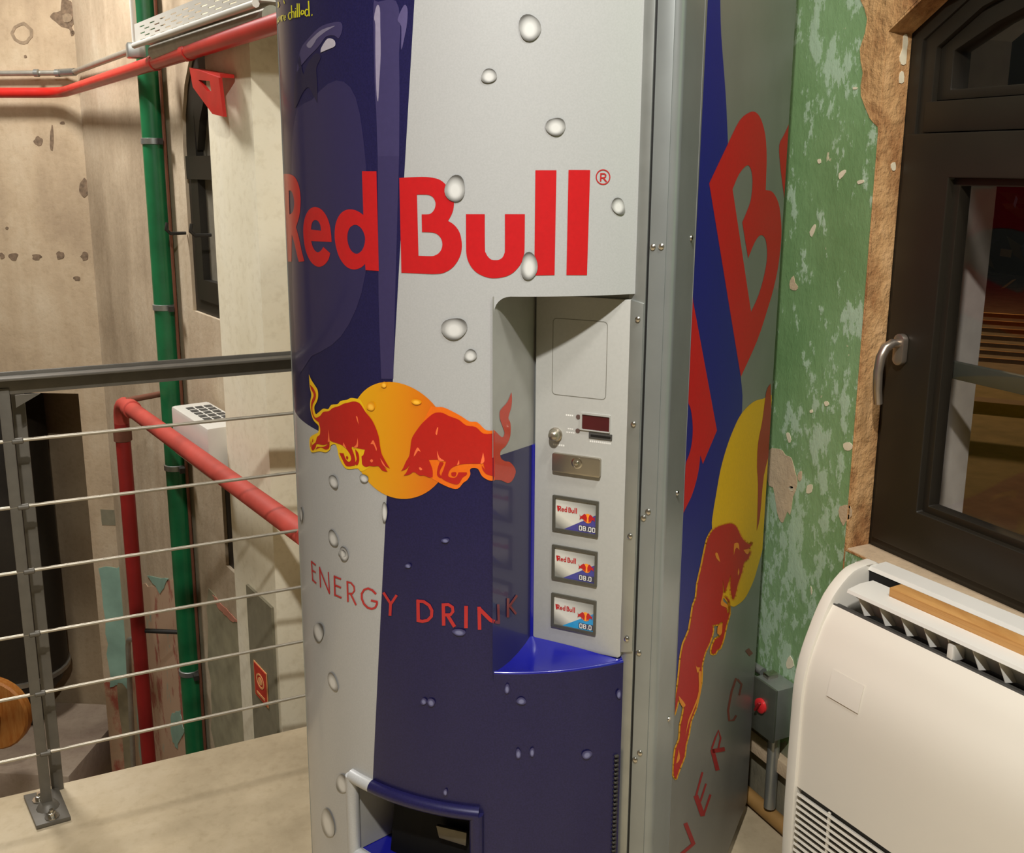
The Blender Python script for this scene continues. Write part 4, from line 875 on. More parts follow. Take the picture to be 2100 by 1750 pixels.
# printed water drop; the violet streak and its bright edge are painted reflection
z_ = (560, 0, 5.468)
def inkd(name, pts, mat, off=.0005, o_=None, sub=3): return door_sheet(name, [d_in(crop(*(o_ or z_), pts), sub)], mat, door, off)
inkd('printed_water_drop', [(600, 276), (640, 205), (690, 165), (730, 200), (750, 330), (756, 480), (742, 600), (700, 690), (640, 730), (606, 735)], MT['ink_mid'], .0003, (0, 0, 1))
inkd('printed_water_shade', [(300, 620), (250, 900), (240, 1150), (260, 1200), (330, 1050), (390, 980), (430, 1020), (500, 1160, c), (500, 950), (490, 760), (540, 640), (480, 600), (400, 700), (340, 830)], MT['ink_violet_dark'], .0005)
inkd('printed_water_sheen', [(310, 560), (400, 430), (520, 310), (640, 260), (760, 250), (780, 330), (740, 430), (690, 400), (600, 410), (540, 490), (480, 560), (400, 640), (300, 760), (270, 800)], MT['purple_ink_and_reflection'], .0005)
inkd('print_and_reflection_glint', [(380, 500), (470, 400), (560, 330), (700, 290), (600, 350), (500, 430), (470, 480), (420, 540)], ink('violet_grey_print', (116, 110, 134)), .0007)
inkd('print_and_reflection_glint', [(540, 590, c), (545, 540), (600, 450), (640, 430), (690, 450), (705, 490), (690, 525), (620, 555)], MT['ink_glint'], .0009)
inkd('painted_reflection_streak', [(1130, 30), (1180, 20), (1380, 10), (1430, 300), (1415, 600), (1420, 1000), (1416, 1750, c), (1175, 1750, c), (1160, 1300), (1140, 900), (1130, 400)], MT['purple_ink_and_reflection'], .0004)  # band reflected in the glossy door, put into the colour
inkd('painted_reflection_streak', [(1416, 1750, c), (1372, 3300), (1350, 4250, c), (1215, 4250, c), (1185, 3300), (1175, 1750, c)], ink('dim_violet_reflection', (50, 44, 84)), .0004)  # lower, dimmer part of the painted reflection
inkd('print_and_reflection_glint', [(1165, 65), (1200, 90), (1205, 300), (1210, 600), (1195, 900), (1180, 1140), (1160, 1000), (1150, 600), (1150, 280), (1135, 200)], ink('lilac_reflection', (138, 130, 152)), .0006)  # bright edge of the reflected band, painted on
inkd('print_and_reflection_glint', [(1470, 60), (1510, 100), (1505, 260), (1480, 400), (1440, 560), (1440, 300), (1400, 220)], ink('dusk_violet_print', (84, 76, 116)), .0006)
# printed drops
def drop(cx_, cy2, rx, ry, mat, rot=0.0):
    n = 24; lp_ = []
    for i in range(n):
        a = 2 * math.pi * i / n; k = 1 + .08 * math.sin(2 * a + cx_) + .05 * math.cos(3 * a + cy2)
        x, y = rx * k * math.cos(a), ry * k * math.sin(a)
        lp_.append(hit_door(cx_ + x * math.cos(rot) - y * math.sin(rot), cy2 + x * math.sin(rot) + y * math.cos(rot)))
    ca = sum(p[0] for p in lp_) / n; cz2 = sum(p[1] for p in lp_) / n; sa = max(abs(p[0] - ca) for p in lp_); sz = max(abs(p[1] - cz2) for p in lp_)
    door_sheet('printed_drop', [lp_], mat, door, .0019, uvm=lambda p: ((p.x - ca) / sa, (p.y - cz2) / sz))
for a in [(1086, 57, 24, 26), (1003, 156, 17, 14), (1139, 260, 19, 20), (934, 387, 22, 26), (1267, 423, 14, 17, -.5), (1085, 546, 18, 27), (932, 674, 25, 24), (965, 729, 13, 13, .4), (686, 988, 8, 16, -.3), (748, 981, 9, 9), (685, 1104, 9, 18, -.2), (707, 1136, 9, 15, -.3), (655, 1296, 10, 21), (684, 1398, 9, 19, -.3), (703, 1607, 13, 18), (674, 1688, 12, 32, -.2), (620, 1055, 3, 14), (704, 1135, 8, 8)]:
    drop(*a[:4], MT['drop_s'], a[4] if len(a) > 4 else 0)
drop(790, 1050, 6, 20, MT['drop_s'])
for a in [(870, 1438, 6, 7), (885, 1440, 8, 8), (1069, 1437, 9, 8), (1063, 1545, 5, 11), (1091, 1542, 5, 9), (1203, 1547, 10, 9), (914, 1108, 8, 5), (838, 1160, 6, 5), (942, 1296, 14, 7), (1040, 1412, 5, 10), (1268, 1423, 5, 9), (914, 1624, 4, 7)]:
    drop(*a, MT['drop_b'])
for a in [(762, 833, 8, 10), (855, 824, 10, 6), (789, 789, 6, 6)]: drop(*a, MT['drop_y'])
# --- can chute low on the door
chute = empty('can_chute', (0, 0, 0)); chute.parent = vm
fr = .011
def arcz(z, a0, a1, off, n=16): return [on_door(a0 + (a1 - a0) * i / n, z, off) for i in range(n + 1)]
def door_tube(name, pts, r, parent):
    bm = bmesh.new(); add_tube(bm, pts, r, 12); uv = bm.loops.layers.uv.new('UVMap')
    for f in bm.faces:
        for l in f.loops: l[uv].uv = (math.atan2(l.vert.co.x, -l.vert.co.y) * MRAD, l.vert.co.z)
    return from_bm(name, bm, MT['can'], parent, 50)
door_tube('chute_frame_bar', arcz(SZ1 + .004, SL0 - .012, SL1 + .03, .002), fr, chute)
door_tube('chute_frame_bar', [on_door(SL0 - .012, SZ1 + .004 - k, .002) for k in (0, .04, .08, .145)], fr, chute)
door_tube('chute_frame_bar', [on_door(SL1 + .018, SZ1 + .004 - k, .002) for k in (0, .04, .08, .145)], fr, chute)
door_tube('chute_frame_bar', arcz(SZ0 - .004, SL0 - .012, SL1 + .03, .002), fr, chute)
def inner(ph, z, d): return on_door(ph, z, -d)
vs = []; fs = []
nn = 12
for d in (.002, .13):
    for z in (SZ0, SZ1):
        for i in range(nn + 1): vs.append(inner(SL0 + (SL1 - SL0) * i / nn * (1) , z, d))
W_ = nn + 1
lip = pydata('chute_side_wall', [inner(SL0, SZ0, .0), inner(SL0, SZ1, .0), inner(SL0 * .85, SZ1, .09), inner(SL0 * .85, SZ0, .09)], [(0, 1, 2, 3)], MT['recess_grey'], chute)
pydata('chute_side_wall', [inner(SL1, SZ0, .0), inner(SL1, SZ1, .0), inner(SL1 * .85, SZ1, .09), inner(SL1 * .85, SZ0, .09)], [(0, 1, 2, 3)], MT['black'], chute)
extrude_poly('chute_roof', [inner(SL0 + (SL1 - SL0) * i / nn, SZ1 + .001, .002) for i in range(nn + 1)] + [inner(SL1 * .85, SZ1 + .001, .10), inner(SL0 * .85, SZ1 + .001, .10)], (0, 0, .004), MT['black'], chute)
extrude_poly('chute_floor', [inner(SL0 + (SL1 - SL0) * i / nn, SZ0 - .001, .002) for i in range(nn + 1)] + [inner(SL1 * .85, SZ0 - .001, .10), inner(SL0 * .85, SZ0 - .001, .10)], (0, 0, -.004), MT['ink_tray'], chute)
fl = [inner(math.radians(-10 + 25.5 * i / 8), SZ0, .035) for i in range(9)]
bm = bmesh.new()
for i in range(8):
    a, b = fl[i], fl[i + 1]; a2 = inner(math.radians(-10 + 25.5 * i / 8), SZ1, .055); b2 = inner(math.radians(-10 + 25.5 * (i + 1) / 8), SZ1, .055)
    bm.faces.new([bm.verts.new(v) for v in (a, b, b2, a2)])
bmesh.ops.remove_doubles(bm, verts=bm.verts, dist=1e-5)
from_bm('chute_flap', bm, plain('smoked_flap_plastic', (8, 8, 8), .6, spec=.2), chute)
pydata('chute_back', [inner(SL0 * .85, SZ0, .095), inner(SL1 * .85, SZ0, .095), inner(SL1 * .85, SZ1, .095), inner(SL0 * .85, SZ1, .095)], [(0, 1, 2, 3)], MT['black'], chute)
hb_ = [hit_door(x, y, .030) for x, y in ((894, 1694), (957, 1709), (955, 1736), (900, 1719))]
extrude_poly('flap_grip', [inner(p[0], p[1], .030) for p in hb_], Vector((0, .006, 0)), plain('dull_metal_grip', (104, 98, 84), .4, .6), chute, bev=.001)
# vent ribs at the right lower edge
for i in range(38):
    z = .62 - i * .0075 if i < 38 else 0
    o_ = on_door(math.radians(49.6), z, .001)
    box('vent_rib', o_, (.007, .006, .0038), MT['dark'], vm, rz=math.radians(50), bev=.0008, seg=1)

# --- selection windows
def seg_digit(ch, x, z, w, h):
    S = {'0': 'abcdef', '8': 'abcdefg', '.': '.'}[ch]; o = []
    P = {'a': [(0, 1), (1, 1)], 'b': [(1, 1), (1, .5)], 'c': [(1, .5), (1, 0)], 'd': [(0, 0), (1, 0)], 'e': [(0, 0), (0, .5)], 'f': [(0, .5), (0, 1)], 'g': [(0, .5), (1, .5)], '.': [(.1, .04), (.7, .04)]}
    for s in S: o.append([(x + a * w, z + b * h) for a, b in P[s]])
    return o
lf = [min(p[0] for l in LET for p in l[0]), max(p[0] for l in LET for p in l[0]), 1.352, 1.497]
GREYCARD = NT('card_silver_print'); uvn = GREYCARD.n('ShaderNodeUVMap'); uvn.uv_map = 'UVMap'; sx = GREYCARD.n('ShaderNodeSeparateXYZ'); GREYCARD.l(uvn.outputs[0], sx.inputs[0])
dg = GREYCARD.math('ADD', GREYCARD.math('MULTIPLY', sx.outputs[0], .45), GREYCARD.math('MULTIPLY', sx.outputs[1], .55))
GREYCARD.set(GREYCARD.ramp(dg, [(.08, (128, 126, 118)), (.30, (214, 210, 196)), (.52, (204, 202, 192)), (.9, (146, 146, 140))]), .4, 0, .3)
for k, (zt, zb, blue, cut) in enumerate(((1.023, .967, (70, 66, 140), 5), (.9445, .889, (66, 66, 142), 4.6), (.8665, .811, (40, 146, 200), 3.4))):
    x0, x1 = .1795, .2525
    sw = empty('selection_window', (0, 0, 0)); sw.parent = vm
    plate('window_bezel', x0, x1, zb, zt, .0030, plain('smoky_bezel_%d' % k, (72, 70, 62), .3, 0, .4), sw, .0015, rrect(x0 + .0045, x1 - .004, zb + .0045, zt - .004, .001))
    ax0, ax1, az0, az1 = x0 + .0045, x1 - .004, zb + .0045, zt - .004; w_, h_ = ax1 - ax0, az1 - az0
    def cardp(a, b, off=.0004): return pf(ax0 + a * w_, az0 + b * h_, off)
    card = flat_sheet('flavour_card', [[(0, 0), (1, 0), (1, 1), (0, 1)]], lambda a, b: cardp(a, b), GREYCARD.m, sw)
    bm_ = ink('card_blue_%d' % k, blue)
    flat_sheet('card_blue_field', [[(.22, 0), (1, 0), (1, .62)]], lambda a, b: cardp(a, b, .0006), bm_, sw)
    for l in LET:
        flat_sheet('card_wordmark', [[((p[0] - lf[0]) / (lf[1] - lf[0]) * .50 + .03, (p[1] - lf[2]) / (lf[3] - lf[2]) * .19 + .565 - .02 * k) for p in lo] for lo in l], lambda a, b: cardp(a, b, .0009), MT['ink_red'], sw)
    mk = ink('card_sun_%d' % k, (246, 150, 40)); cxs, czs = .80, .47
    flat_sheet('card_sun', [[(cxs + .10 * math.cos(a), czs + .155 * math.sin(a)) for a in [2 * math.pi * i / 24 for i in range(24)]]], lambda a, b: cardp(a, b, .0009), mk, sw)
    bull = [(-.03, -.10), (-.02, .02), (-.05, .10), (-.09, .125), (-.14, .08), (-.19, .03), (-.225, .09), (-.21, .0), (-.225, -.06), (-.17, -.02), (-.12, -.03), (-.10, -.11), (-.075, -.04), (-.06, -.10)]
    for s in (-1, 1):
        flat_sheet('card_bull', [[(cxs - s * p[0] * (.78 if s > 0 else .9), czs + p[1] * 1.15) for p in bull]], lambda a, b: cardp(min(a, .995), b, .0012), MT['ink_red'], sw)
    dgt = []; xx = .60 + .03 * k
    flat_sheet('price_strip', [[(xx - .03, .03), (1, .03), (1, .22), (xx - .03, .22)]], lambda a, b: cardp(a, b, .0008), ink('price_strip_%d' % k, (58, 58, 78)), sw)
    for ch in '08.00':
        wd_ = .065 if ch != '.' else .02
        if xx + wd_ > 1.0: break
        for sgm in seg_digit(ch, xx, .055, wd_ * .86, .135):
            flat_sheet('price_digit_stroke', [stroke([(p[0], p[1]) for p in sgm], .018 if sgm[0][0] == sgm[1][0] else .028)], lambda a, b: cardp(a, b, .0011), MT['white_print'], sw)
        xx += wd_ + (.028 if ch != '.' else .022)

# --- right side: foil panel with the slanted emblem
def sink(name, col):
    return bpy.data.materials.get(name) or plain(name, col, .5, 0, 0, var=.05, scale=160, spec=.2)
for k_, c_ in (('s_navy', (24, 28, 118)), ('s_red', (192, 22, 26)), ('s_body', (176, 26, 22)), ('s_dred', (160, 56, 36))): MT[k_] = sink('side_ink_' + k_[2:], c_)
SX = XR + .0008
def side_pt(a, b, off=0.0): return Vector((SX + off, a, b))
YS0 = -.137
def s_in(pts, sub=3): return [(min(max(a, YS0), YB - .0015), b) for a, b in [hit_x(x, y, SX) for x, y in smooth_loop(pts, sub)]]
foil = box('side_foil', (XR + .0004, (YS0 + YB) / 2, (Z0 + Z1) / 2), (.0007, YB - YS0 - .001, Z1 - Z0 - .004), MT['body_grey'], vm)
def side_ink(name, loops, mat, off, sub=3): return flat_sheet(name, [s_in(l, sub) if not isinstance(l, tuple) else l[0] for l in loops], lambda a, b: side_pt(a, b, off), mat, foil)
side_ink('side_navy_field', [[(1461, -190, c), (1470, -190, c), (1477, 0, c), (1479, 72), (1488, 192), (1493, 300), (1500, 500), (1510, 700), (1519, 773), (1522, 838), (1505, 960), (1480, 1120), (1445, 1290), (1405, 1410), (1370, 1452, c), (1340, 1450, c), (1350, 700, c)]], MT['s_navy'], .0001)
side_ink('side_wordmark_letter', [[(1410, 560, c), (1418, 604, c), (1427, 650), (1470, 883, c), (1441, 952, c), (1436, 934, c), (1431, 972), (1417, 1020), (1391, 1068, c), (1370, 1085, c), (1370, 985, c), (1397, 968, c), (1412, 935), (1419, 904), (1420, 869), (1415, 835), (1405, 820, c), (1370, 800, c), (1370, 560, c)]], MT['s_red'], .0003)
side_ink('side_wordmark_letter', [[(1454, 376, c), (1492, 296), (1516, 248), (1536, 231), (1549, 230), (1560, 244), (1569, 276), (1572, 320), (1571, 360), (1570, 390, c), (1584, 394), (1596, 416), (1601, 448), (1602, 488), (1596, 544), (1586, 592), (1572, 640), (1552, 700), (1519, 773, c)],
             [(1502, 388, c), (1516, 356), (1532, 339), (1540, 348), (1543, 372), (1540, 408), (1532, 432), (1522, 456, c), (1534, 530, c), (1548, 496), (1560, 482), (1570, 492), (1573, 524), (1568, 560), (1556, 604), (1540, 640, c)]], MT['s_red'], .0003)
side_ink('side_wordmark_letter', [[(1621, 248, c), (1608, 276), (1598, 298), (1600, 340), (1607, 396), (1611, 416, c), (1640, 420, c), (1640, 250, c)]], MT['s_red'], .0003)
SUN = [(1590, 812), (1564.5, 818), (1544, 825), (1520, 849), (1503, 883), (1489, 921), (1477, 965), (1468.5, 1013), (1461.7, 1054.5), (1460, 1085), (1470, 1160), (1485, 1225), (1501, 1244), (1512.6, 1240.6), (1526, 1229), (1536, 1212), (1546, 1189), (1552, 1169), (1556.5, 1153), (1570, 1100), (1600, 950), (1605, 860)]
side_ink('side_sun_disc', [SUN], sink('side_sun_ink', (222, 178, 12)), .0003)
side_ink('side_far_bull', [[(1580, 787, c), (1571, 804), (1563, 862), (1554, 910), (1552, 958), (1554, 993), (1552.5, 1061), (1551, 1089, c), (1558, 1060), (1566, 976), (1580, 924, c), (1590, 830, c)]], MT['s_dred'], .0006)
BULL = [(1486, 1076), (1496, 1074), (1504, 1076), (1511, 1083), (1517.6, 1098), (1526, 1110), (1536, 1117), (1541, 1113, c), (1536.6, 1124), (1524, 1128, c), (1531.6, 1137), (1539, 1131, c), (1534, 1146), (1525, 1153.6), (1521, 1173), (1512.6, 1197.6), (1506.8, 1222), (1502.6, 1230, c), (1499, 1219), (1497, 1200), (1498, 1179, c), (1488, 1210, c), (1485, 1215, c), (1481, 1186, c), (1482, 1214), (1477, 1239, c), (1488, 1247), (1491, 1258, c), (1494, 1254), (1494, 1231), (1486, 1224, c), (1494, 1235, c), (1495, 1259), (1489, 1280), (1483, 1308.6), (1476, 1328.5), (1470, 1332), (1466, 1340), (1458.7, 1340), (1459.5, 1328), (1466, 1312), (1474.5, 1307), (1479, 1297), (1481, 1275.5), (1473, 1280), (1460, 1282, c), (1461, 1295), (1454.6, 1317), (1446, 1335), (1442, 1348), (1438, 1366.7), (1437, 1401), (1426, 1452.7), (1416, 1477), (1411, 1506.7), (1405, 1529), (1402.6, 1551), (1393, 1575.5), (1385.5, 1597, c), (1381, 1590), (1381, 1570.6), (1385, 1536), (1393, 1516.5), (1395, 1487), (1402.6, 1450), (1390, 1435.5, c), (1383, 1462.5), (1377, 1472, c), (1372, 1470, c), (1374, 1457.6), (1385.5, 1425.6), (1391.6, 1389), (1395, 1352), (1401, 1320), (1413, 1292), (1420.6, 1244), (1427, 1227), (1430, 1197.6), (1438, 1163), (1448, 1115), (1453, 1101), (1461, 1088), (1473, 1080)]
sl = smooth_loop(BULL, 2)
rim = stroke(sl + [sl[0]], 7.5)
bq_ = []
n_ = len(sl)
ar = sum(sl[i][0] * sl[(i + 1) % n_][1] - sl[(i + 1) % n_][0] * sl[i][1] for i in range(n_))
# yellow rim: short quads along the outline
bm = bmesh.new()
for i in range(n_):
    a, b = sl[i], sl[(i + 1) % n_]; dx, dy = b[0] - a[0], b[1] - a[1]; l = math.hypot(dx, dy) or 1; ex, ey = dx / l * 1.6, dy / l * 1.6
    w2_ = 3.2 if a[1] > 1085 else 2.2
    quad = [(a[0] - ex - dy / l * w2_, a[1] - ey + dx / l * w2_), (b[0] + ex - dy / l * w2_, b[1] + ey + dx / l * w2_), (b[0] + ex + dy / l * w2_, b[1] + ey - dx / l * w2_), (a[0] - ex + dy / l * w2_, a[1] - ey - dx / l * w2_)]
    pts = [hit_x(x, y, SX) for x, y in quad]; bm.faces.new([bm.verts.new(side_pt(max(p[0], YS0), p[1], .0005)) for p in pts])
from_bm('side_bull_outline', bm, sink('amber_outline_ink', (224, 160, 20)), foil, normals=False)
side_ink('side_bull_figure', [BULL], MT['s_body'], .0009, 2)
q = lambda pts: crop(1380, 1060, 6.034, pts)
for pp in ([(515, 455), (545, 450), (578, 562, c), (535, 520)], [(745, 480, c), (748, 350), (765, 325), (805, 330), (815, 415, c), (790, 385), (765, 400)], [(865, 410, c), (940, 395, c), (930, 450), (905, 462)], [(808, 630, c), (815, 690), (800, 730, c), (795, 690)], [(600, 1000, c), (585, 1090), (660, 1130), (665, 1200, c), (672, 1100), (620, 1050)], [(540, 1440, c), (550, 1350), (600, 1340), (600, 1430, c), (575, 1470)]):
    side_ink('side_bull_highlight', [q(pp)], sink('amber_mark', (226, 140, 40)), .0012)
qd = lambda pts: crop(1340, 1320, 4.07, pts)
for pp in ([(340, 120, c), (352, 190), (385, 200, c), (372, 235), (358, 235)], [(395, 235, c), (372, 240), (372, 400), (330, 530), (285, 640), (262, 780, c), (285, 680), (330, 560), (385, 420)], [(205, 435, c), (262, 510), (240, 535, c), (215, 490)], [(205, 880, c), (215, 960), (185, 1000), (200, 920)]):
    side_ink('side_bull_highlight', [qd(pp)], bpy.data.materials['amber_mark'], .0012)
MT['ink_side_text'] = sink('side_caption_ink', (150, 40, 42)); MT['ink_side_faint'] = sink('faint_side_caption_ink', (126, 66, 56))  # second ink is a fainter red for the last caption letters
for pts, w, mm in [([(265, 1500), (335, 1680)], 34, 0), ([(335, 1670), (230, 1760)], 26, 0), ([(352, 1270), (412, 1440)], 40, 0), ([(352, 1280), (408, 1075)], 16, 0), ([(390, 1320), (438, 1170)], 15, 0), ([(415, 1440), (475, 1262)], 18, 0), ([(490, 885), (535, 1060)], 34, 0), ([(485, 880), (515, 790), (542, 725), (560, 790), (540, 880)], 14, 0), ([(490, 900), (595, 882)], 34, 0), ([(690, 290), (652, 400), (622, 560), (632, 645), (668, 640), (690, 600)], 18, 1), ([(700, 300), (735, 340), (715, 430)], 16, 1), ([(780, 50), (815, 95)], 40, 1)]:
    side_ink('side_caption_stroke', [([hit_x(x, y, SX) for x, y in stroke(qd(pts), w / 4.07)],)], MT['ink_side_faint'] if mm else MT['ink_side_text'], .0003 + .00002 * (w % 9))

# ------------------------------------------------------------------ floor-standing air conditioner by the window
ac = empty('floor_air_conditioner', (1.43, 1.356, 0), math.radians(-175), 'large cream floor-standing air conditioner below the arched window', 'air conditioner')
# local frame: +y runs along the unit towards the viewer, -x away from the wall after the turn
ACM = Matrix(((-.9962, .0872, 0), (-.0872, -.9962, 0), (0, 0, 1))).to_4x4()   # columns: depth, along
ac.rotation_euler = (0, 0, 0)
def acp(d, L, z): return Vector((-.9962 * d + .0872 * L, -.0872 * d - .9962 * L, z))
AL = 1.26
prof = [(0, .745, 1), (.012, .752, 1), (.018, .752), (.045, .752), (.072, .748), (.100, .731), (.127, .705), (.146, .674), (.161, .642), (.176, .606), (.186, .568), (.191, .53), (.192, .487), (.193, .383), (.193, .276), (.190, .166), (.184, .06, 1), (.170, .045), (-.015, .045), (-.015, .735)]
def endcap(name, L0):
    return extrude_poly(name, [acp(d + (.004 if d > .02 else 0), L0, z + (.003 if z > .3 else 0)) for d, z in smooth_loop(prof[:17], 2) + prof[17:]], acp(0, .024, 0), MT['cream_plastic'], ac, bev=.005, smooth=50)
endcap('end_cap', 0.0); endcap('end_cap', AL - .024)
def sheet(name, pr, L0, L1, mat, parent=ac, th=.003):
    """folded sheet of thickness th: profile in (depth, height) drawn out along the unit"""
    n = len(pr); off = []
    for i in range(n):
        a, b = pr[max(i - 1, 0)], pr[min(i + 1, n - 1)]; dx, dz = b[0] - a[0], b[1] - a[1]; l = math.hypot(dx, dz) or 1
        off.append((pr[i][0] - dz / l * -th, pr[i][1] - dx / l * th))
    loop = [(p[0], p[1]) for p in pr] + off[::-1]
    return extrude_poly(name, [acp(d, L0, z) for d, z in loop], acp(0, L1 - L0, 0), mat, parent, smooth=35)
fp = smooth_loop([(.128, .694, 1), (.146, .668), (.161, .637), (.176, .600), (.185, .562), (.189, .52), (.190, .47), (.190, .40), (.190, .329, 1)], 3)
k_ = [i for i, p in enumerate(fp) if abs(p[1] - .329) < 1e-6][0]; fp = fp[:k_ + 1]
sheet('front_panel', fp, .024, AL - .024, plain('cream_front_panel', (228, 221, 207), .38, var=.02, scale=3), ac, .004)
sheet('panel_edge', [(.128, .694), (.118, .690), (.112, .690)], .024, AL - .024, MT['grille_dark'], ac, .003)
sheet('panel_label', [(d + .0026, z) for d, z in fp if .535 < z < .605], .078, .15, plain('cream_label', (229, 222, 209), .4, var=.01), ac, .0006)
sheet('top_rear_strip', [(.034, .744), (.032, .749), (-.012, .749), (-.015, .74)], .024, AL - .024, MT['white'], ac, .003)
sheet('duct_lining', [(.034, .742), (.028, .66), (.10, .62), (.128, .685)], .024, AL - .024, MT['black'], ac, .002)
sheet('rear_case', [(-.014, .742), (-.014, .05), (.16, .05)], .024, AL - .024, MT['cream_plastic'], ac, .003)
vane = sheet('air_vane', [(.127, .731), (.127, .734), (.095, .7385), (.060, .737), (.060, .734)], .055, AL - .06, MT['white'], ac, .003)
sheet('vane_underside', [(.122, .729), (.100, .712), (.092, .690)], .06, AL - .07, plain('pale_grey_vane', (172, 170, 162), .5), ac, .002)
for i in range(24):
    L = .075 + i * .047
    if L > AL - .08: break
    bm = bmesh.new(); v = [bm.verts.new(p) for p in (acp(.123, L, .729), acp(.092, L + .006, .722), acp(.088, L + .016, .689), acp(.114, L + .010, .693))]; bm.faces.new(v)
    o = from_bm('deflector_fin', bm, MT['white'], ac); m_ = o.modifiers.new('thickness', 'SOLIDIFY'); m_.thickness = .0016
box('vane_bracket', acp(.112, .275, .706), (.03, .012, .03), MT['white'], ac, bev=.002)
# lower intake grille
sheet('grille_backing', [(.178, .322), (.176, .07)], .026, AL - .026, MT['grille_dark'], ac, .002)
for i in range(18):
    z = .318 - i * .0135
    sheet('grille_slat', [(.192, z), (.193, z - .0045), (.181, z - .0075)], .028, AL - .028, MT['cream_plastic'], ac, .0016)
for L in (.106, .40, .70, 1.0): sheet('grille_divider', [(.1915, .322), (.190, .075)], L - .0025, L + .0025, MT['cream_plastic'], ac, .004)
sheet('panel_foot', [(.190, .078), (.184, .05)], .024, AL - .024, MT['cream_plastic'], ac, .004)
for L in (.05, AL - .05): box('foot', acp(.085, L, .0235), (.15, .05, .045), MT['dark'], ac)
# wooden strip lying on the vane
ws = empty('wooden_strip', Vector((1.43, 1.356, 0)) + acp(.079, .12, .7405), math.radians(5), 'narrow raw pine strip lying on top of the air conditioner', 'wood strip')
box('strip', (0, -.48, .009), (.032, .96, .018), MT['wood'], ws, bev=.0012)

# ------------------------------------------------------------------ arched window in the green wall
wn = st(empty('window_1', (1.52, .93, .728), 0)); wi = local(wn)
def ring(name, a, b, x0, d, mat=None, parent=wn, bev=.0025): return extrude_poly(name, [wi @ Vector((x0, y, z)) for y, z in a], (d, 0, 0), mat or MT['frame'], parent, holes=[[wi @ Vector((x0, y, z)) for y, z in b]], bev=bev)
A0 = inset(WIN, .002); A1 = inset(WIN, .030); A2 = inset(WIN, .058)
ring('outer_frame', A0, A1, 1.520, .075)
ring('outer_frame_step', inset(WIN, .026), A2, 1.526, .065)
def rect(y0, y1, z0, z1): return [(y0, z0), (y0, z1), (y1, z1), (y1, z0)]
box('transom', wi @ Vector((1.552, .93, 1.596)), (.060, .96, .056), MT['frame'], wn, bev=.003)
up = [(y, z) for y, z in inset(WIN, .056)]
upper = [(1.398, 1.626), (1.398, 1.72)] + [p for p in up[2:7]] + [(.462, 1.72), (.462, 1.626)]
def shrink(pts, d):
    n = len(pts); cx_ = .93; cz2 = 1.72; return [(y + (d if y < cx_ else -d) * (1 if abs(y - cx_) > .05 else 0), z + (d if z < cz2 - .02 else -d)) for y, z in pts]
upper_in = [(1.368, 1.644), (1.368, 1.712)] + [(.93 + (y - .93) * .94, z - .030) for y, z in up[2:7]] + [(.492, 1.712), (.492, 1.644)]
ring('arch_bead', upper, upper_in, 1.538, .045)
extrude_poly('arch_pane', [wi @ Vector((1.556, y, z)) for y, z in upper_in], (.005, 0, 0), MT['glass'], wn)
sash = ring('sash', rect(1.436, .424, .757, 1.566), rect(1.328, .532, .846, 1.486), 1.508, .062, bev=.004)
ring('glazing_bead', rect(1.331, .529, .843, 1.489), rect(1.314, .546, .860, 1.472), 1.524, .030, parent=sash, bev=.002)
extrude_poly('sash_pane', [wi @ Vector((1.540, y, z)) for y, z in rect(1.316, .544, .858, 1.474)], (.005, 0, 0), MT['glass'], sash)
box('muntin', wi @ Vector((1.600, .93, 1.118)), (.014, 1.04, .034), plain('grey_green_bar', (58, 58, 48), .6), wn, bev=.002)
# handle: rosette and curved lever
hy, hz = 1.396, 1.158
pl_ = [(1.507, hy + .013 * math.cos(a) * 1.0, hz + (.018 if math.sin(a) >= 0 else -.018) + .013 * math.sin(a)) for a in [2 * math.pi * i / 24 for i in range(24)]]
rs = extrude_poly('handle_rosette', [wi @ Vector(p) for p in pl_], (-.014, 0, 0), MT['handle'], sash, bev=.0025)
hb2 = [(1.494, hy, hz + .012), (1.478, hy, hz + .014), (1.462, hy + .001, hz + .006), (1.453, hy + .002, hz - .012), (1.449, hy + .002, hz - .040), (1.450, hy + .001, hz - .075), (1.454, hy, hz - .104)]
bm = bmesh.new(); add_tube(bm, [wi @ Vector(p) for p in hb2], [.008, .0085, .009, .0092, .009, .0088, .0085], 14); from_bm('handle_lever', bm, MT['handle'], sash, 50)

# ------------------------------------------------------------------ small isolator box on the green wall
sb = empty('isolator_box', (WX - .002, 1.60, .30), 0, 'small metal isolator box with a red switch on the green wall', 'switch box')
box('case', (-.030, 0, .005), (.058, .075, .125), MT['galv'], sb, bev=.004)
box('case_lid', (-.061, 0, .005), (.006, .079, .129), plain('dull_zinc_lid', (120, 124, 112), .35, .7), sb, bev=.002)
Mk = Matrix.Translation((-.064, .005, .012)) @ Vector((-1, 0, 0)).to_track_quat('Z', 'Y').to_matrix().to_4x4()
sw_ = lathe('switch_disc', [(.017, 0), (.017, .006), (.014, .008), (.0004, .0085)], plain('red_switch_plastic', (206, 40, 44), .35, coat=.3), sb, 22, Mk)
box('switch_grip', (-.0755, .005, .012), (.008, .006, .028), plain('dark_red_grip', (130, 24, 28), .4), sb, bev=.002, rot=Matrix.Rotation(.5, 3, 'X'))
for z in (.072, -.055): box('case_clip', (-.03, .02, z), (.03, .02, .012), MT['chrome'], sb, bev=.003)
tube('supply_conduit', [(-.025, 0, -.058), (-.025, 0, -.255)], .014, MT['galv'], sb, 12)
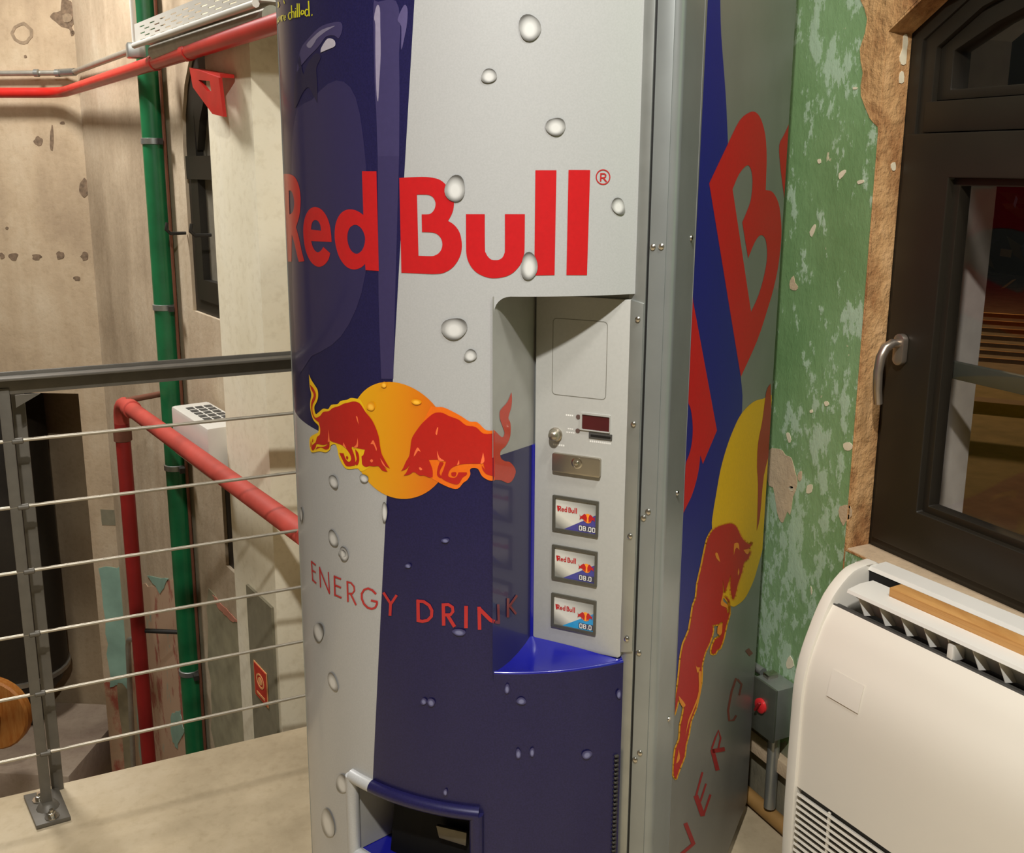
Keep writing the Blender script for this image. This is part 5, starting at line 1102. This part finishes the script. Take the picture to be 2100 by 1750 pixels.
tube('supply_conduit', [(-.022, .055, .06), (-.022, .10, .06), (-.022, .30, .06)], .010, MT['galv'], sb, 10)
lb_ = st(box('trim_3', (WX - .012, 1.75, .158), (.024, .50, .035), MT['plaster'], bev=.003))

# ------------------------------------------------------------------ the street outside
st(box('floor_outside', (9.3, 5, -.45), (15, 22, .1), plain('street_paving', (120, 102, 76), .8, var=.25, scale=5)))
kb2 = empty('street_kerb', (6.9, 5.3, -.4), math.radians(40), 'long low kerb crossing the street outside the window', 'kerb'); box('kerb_stone', (0, 0, .045), (.18, 9, .09), plain('kerb_stone', (116, 92, 84), .8), kb2)
sf = empty('slatted_bench', (6.2, 5.2, -.40), math.radians(39), 'yellow slatted bench back standing in the street outside', 'bench')
for i in range(7): box('slat', (0, .2, .52 + i * .056), (.04, 3.2, .030), plain('yellow_slat_paint', (206, 150, 40), .6) if i == 0 else bpy.data.materials['yellow_slat_paint'], sf, bev=.004)
for yv in (-1.2, .25, 1.6): box('upright', (.05, yv, .46), (.06, .08, .92), MT['dark'], sf)
sh = empty('street_shrub', (4.6, 3.15, -.40), 0, 'dark leafy shrub in the night outside the window', 'shrub')
rnd = random.Random(3); bm = bmesh.new()
for i in range(120):
    c0 = Vector((rnd.gauss(0, .35), rnd.gauss(0, .35), 1.75 + rnd.gauss(0, .28))); u = Vector((rnd.uniform(-1, 1), rnd.uniform(-1, 1), rnd.uniform(-1, 1))).normalized(); w = u.cross(Vector((rnd.uniform(-1, 1), rnd.uniform(-1, 1), rnd.uniform(-1, 1)))).normalized(); l = rnd.uniform(.05, .10)
    bm.faces.new([bm.verts.new(c0 + d) for d in (u * l, w * l * .35, -u * l, -w * l * .35)])
from_bm('foliage', bm, plain('night_leaf', (38, 46, 42), .35, coat=.4), sh)
tube('stem', [(0, 0, 0), (.03, .02, .9), (0, 0, 1.8)], [.03, .025, .012], MT['dark'], sh, 8)
bw = st(box('wall_street', (16.5, 7, 2.5), (.3, 26, 6), plain('far_street_wall', (34, 34, 38), .9, var=.4, scale=1.5)))
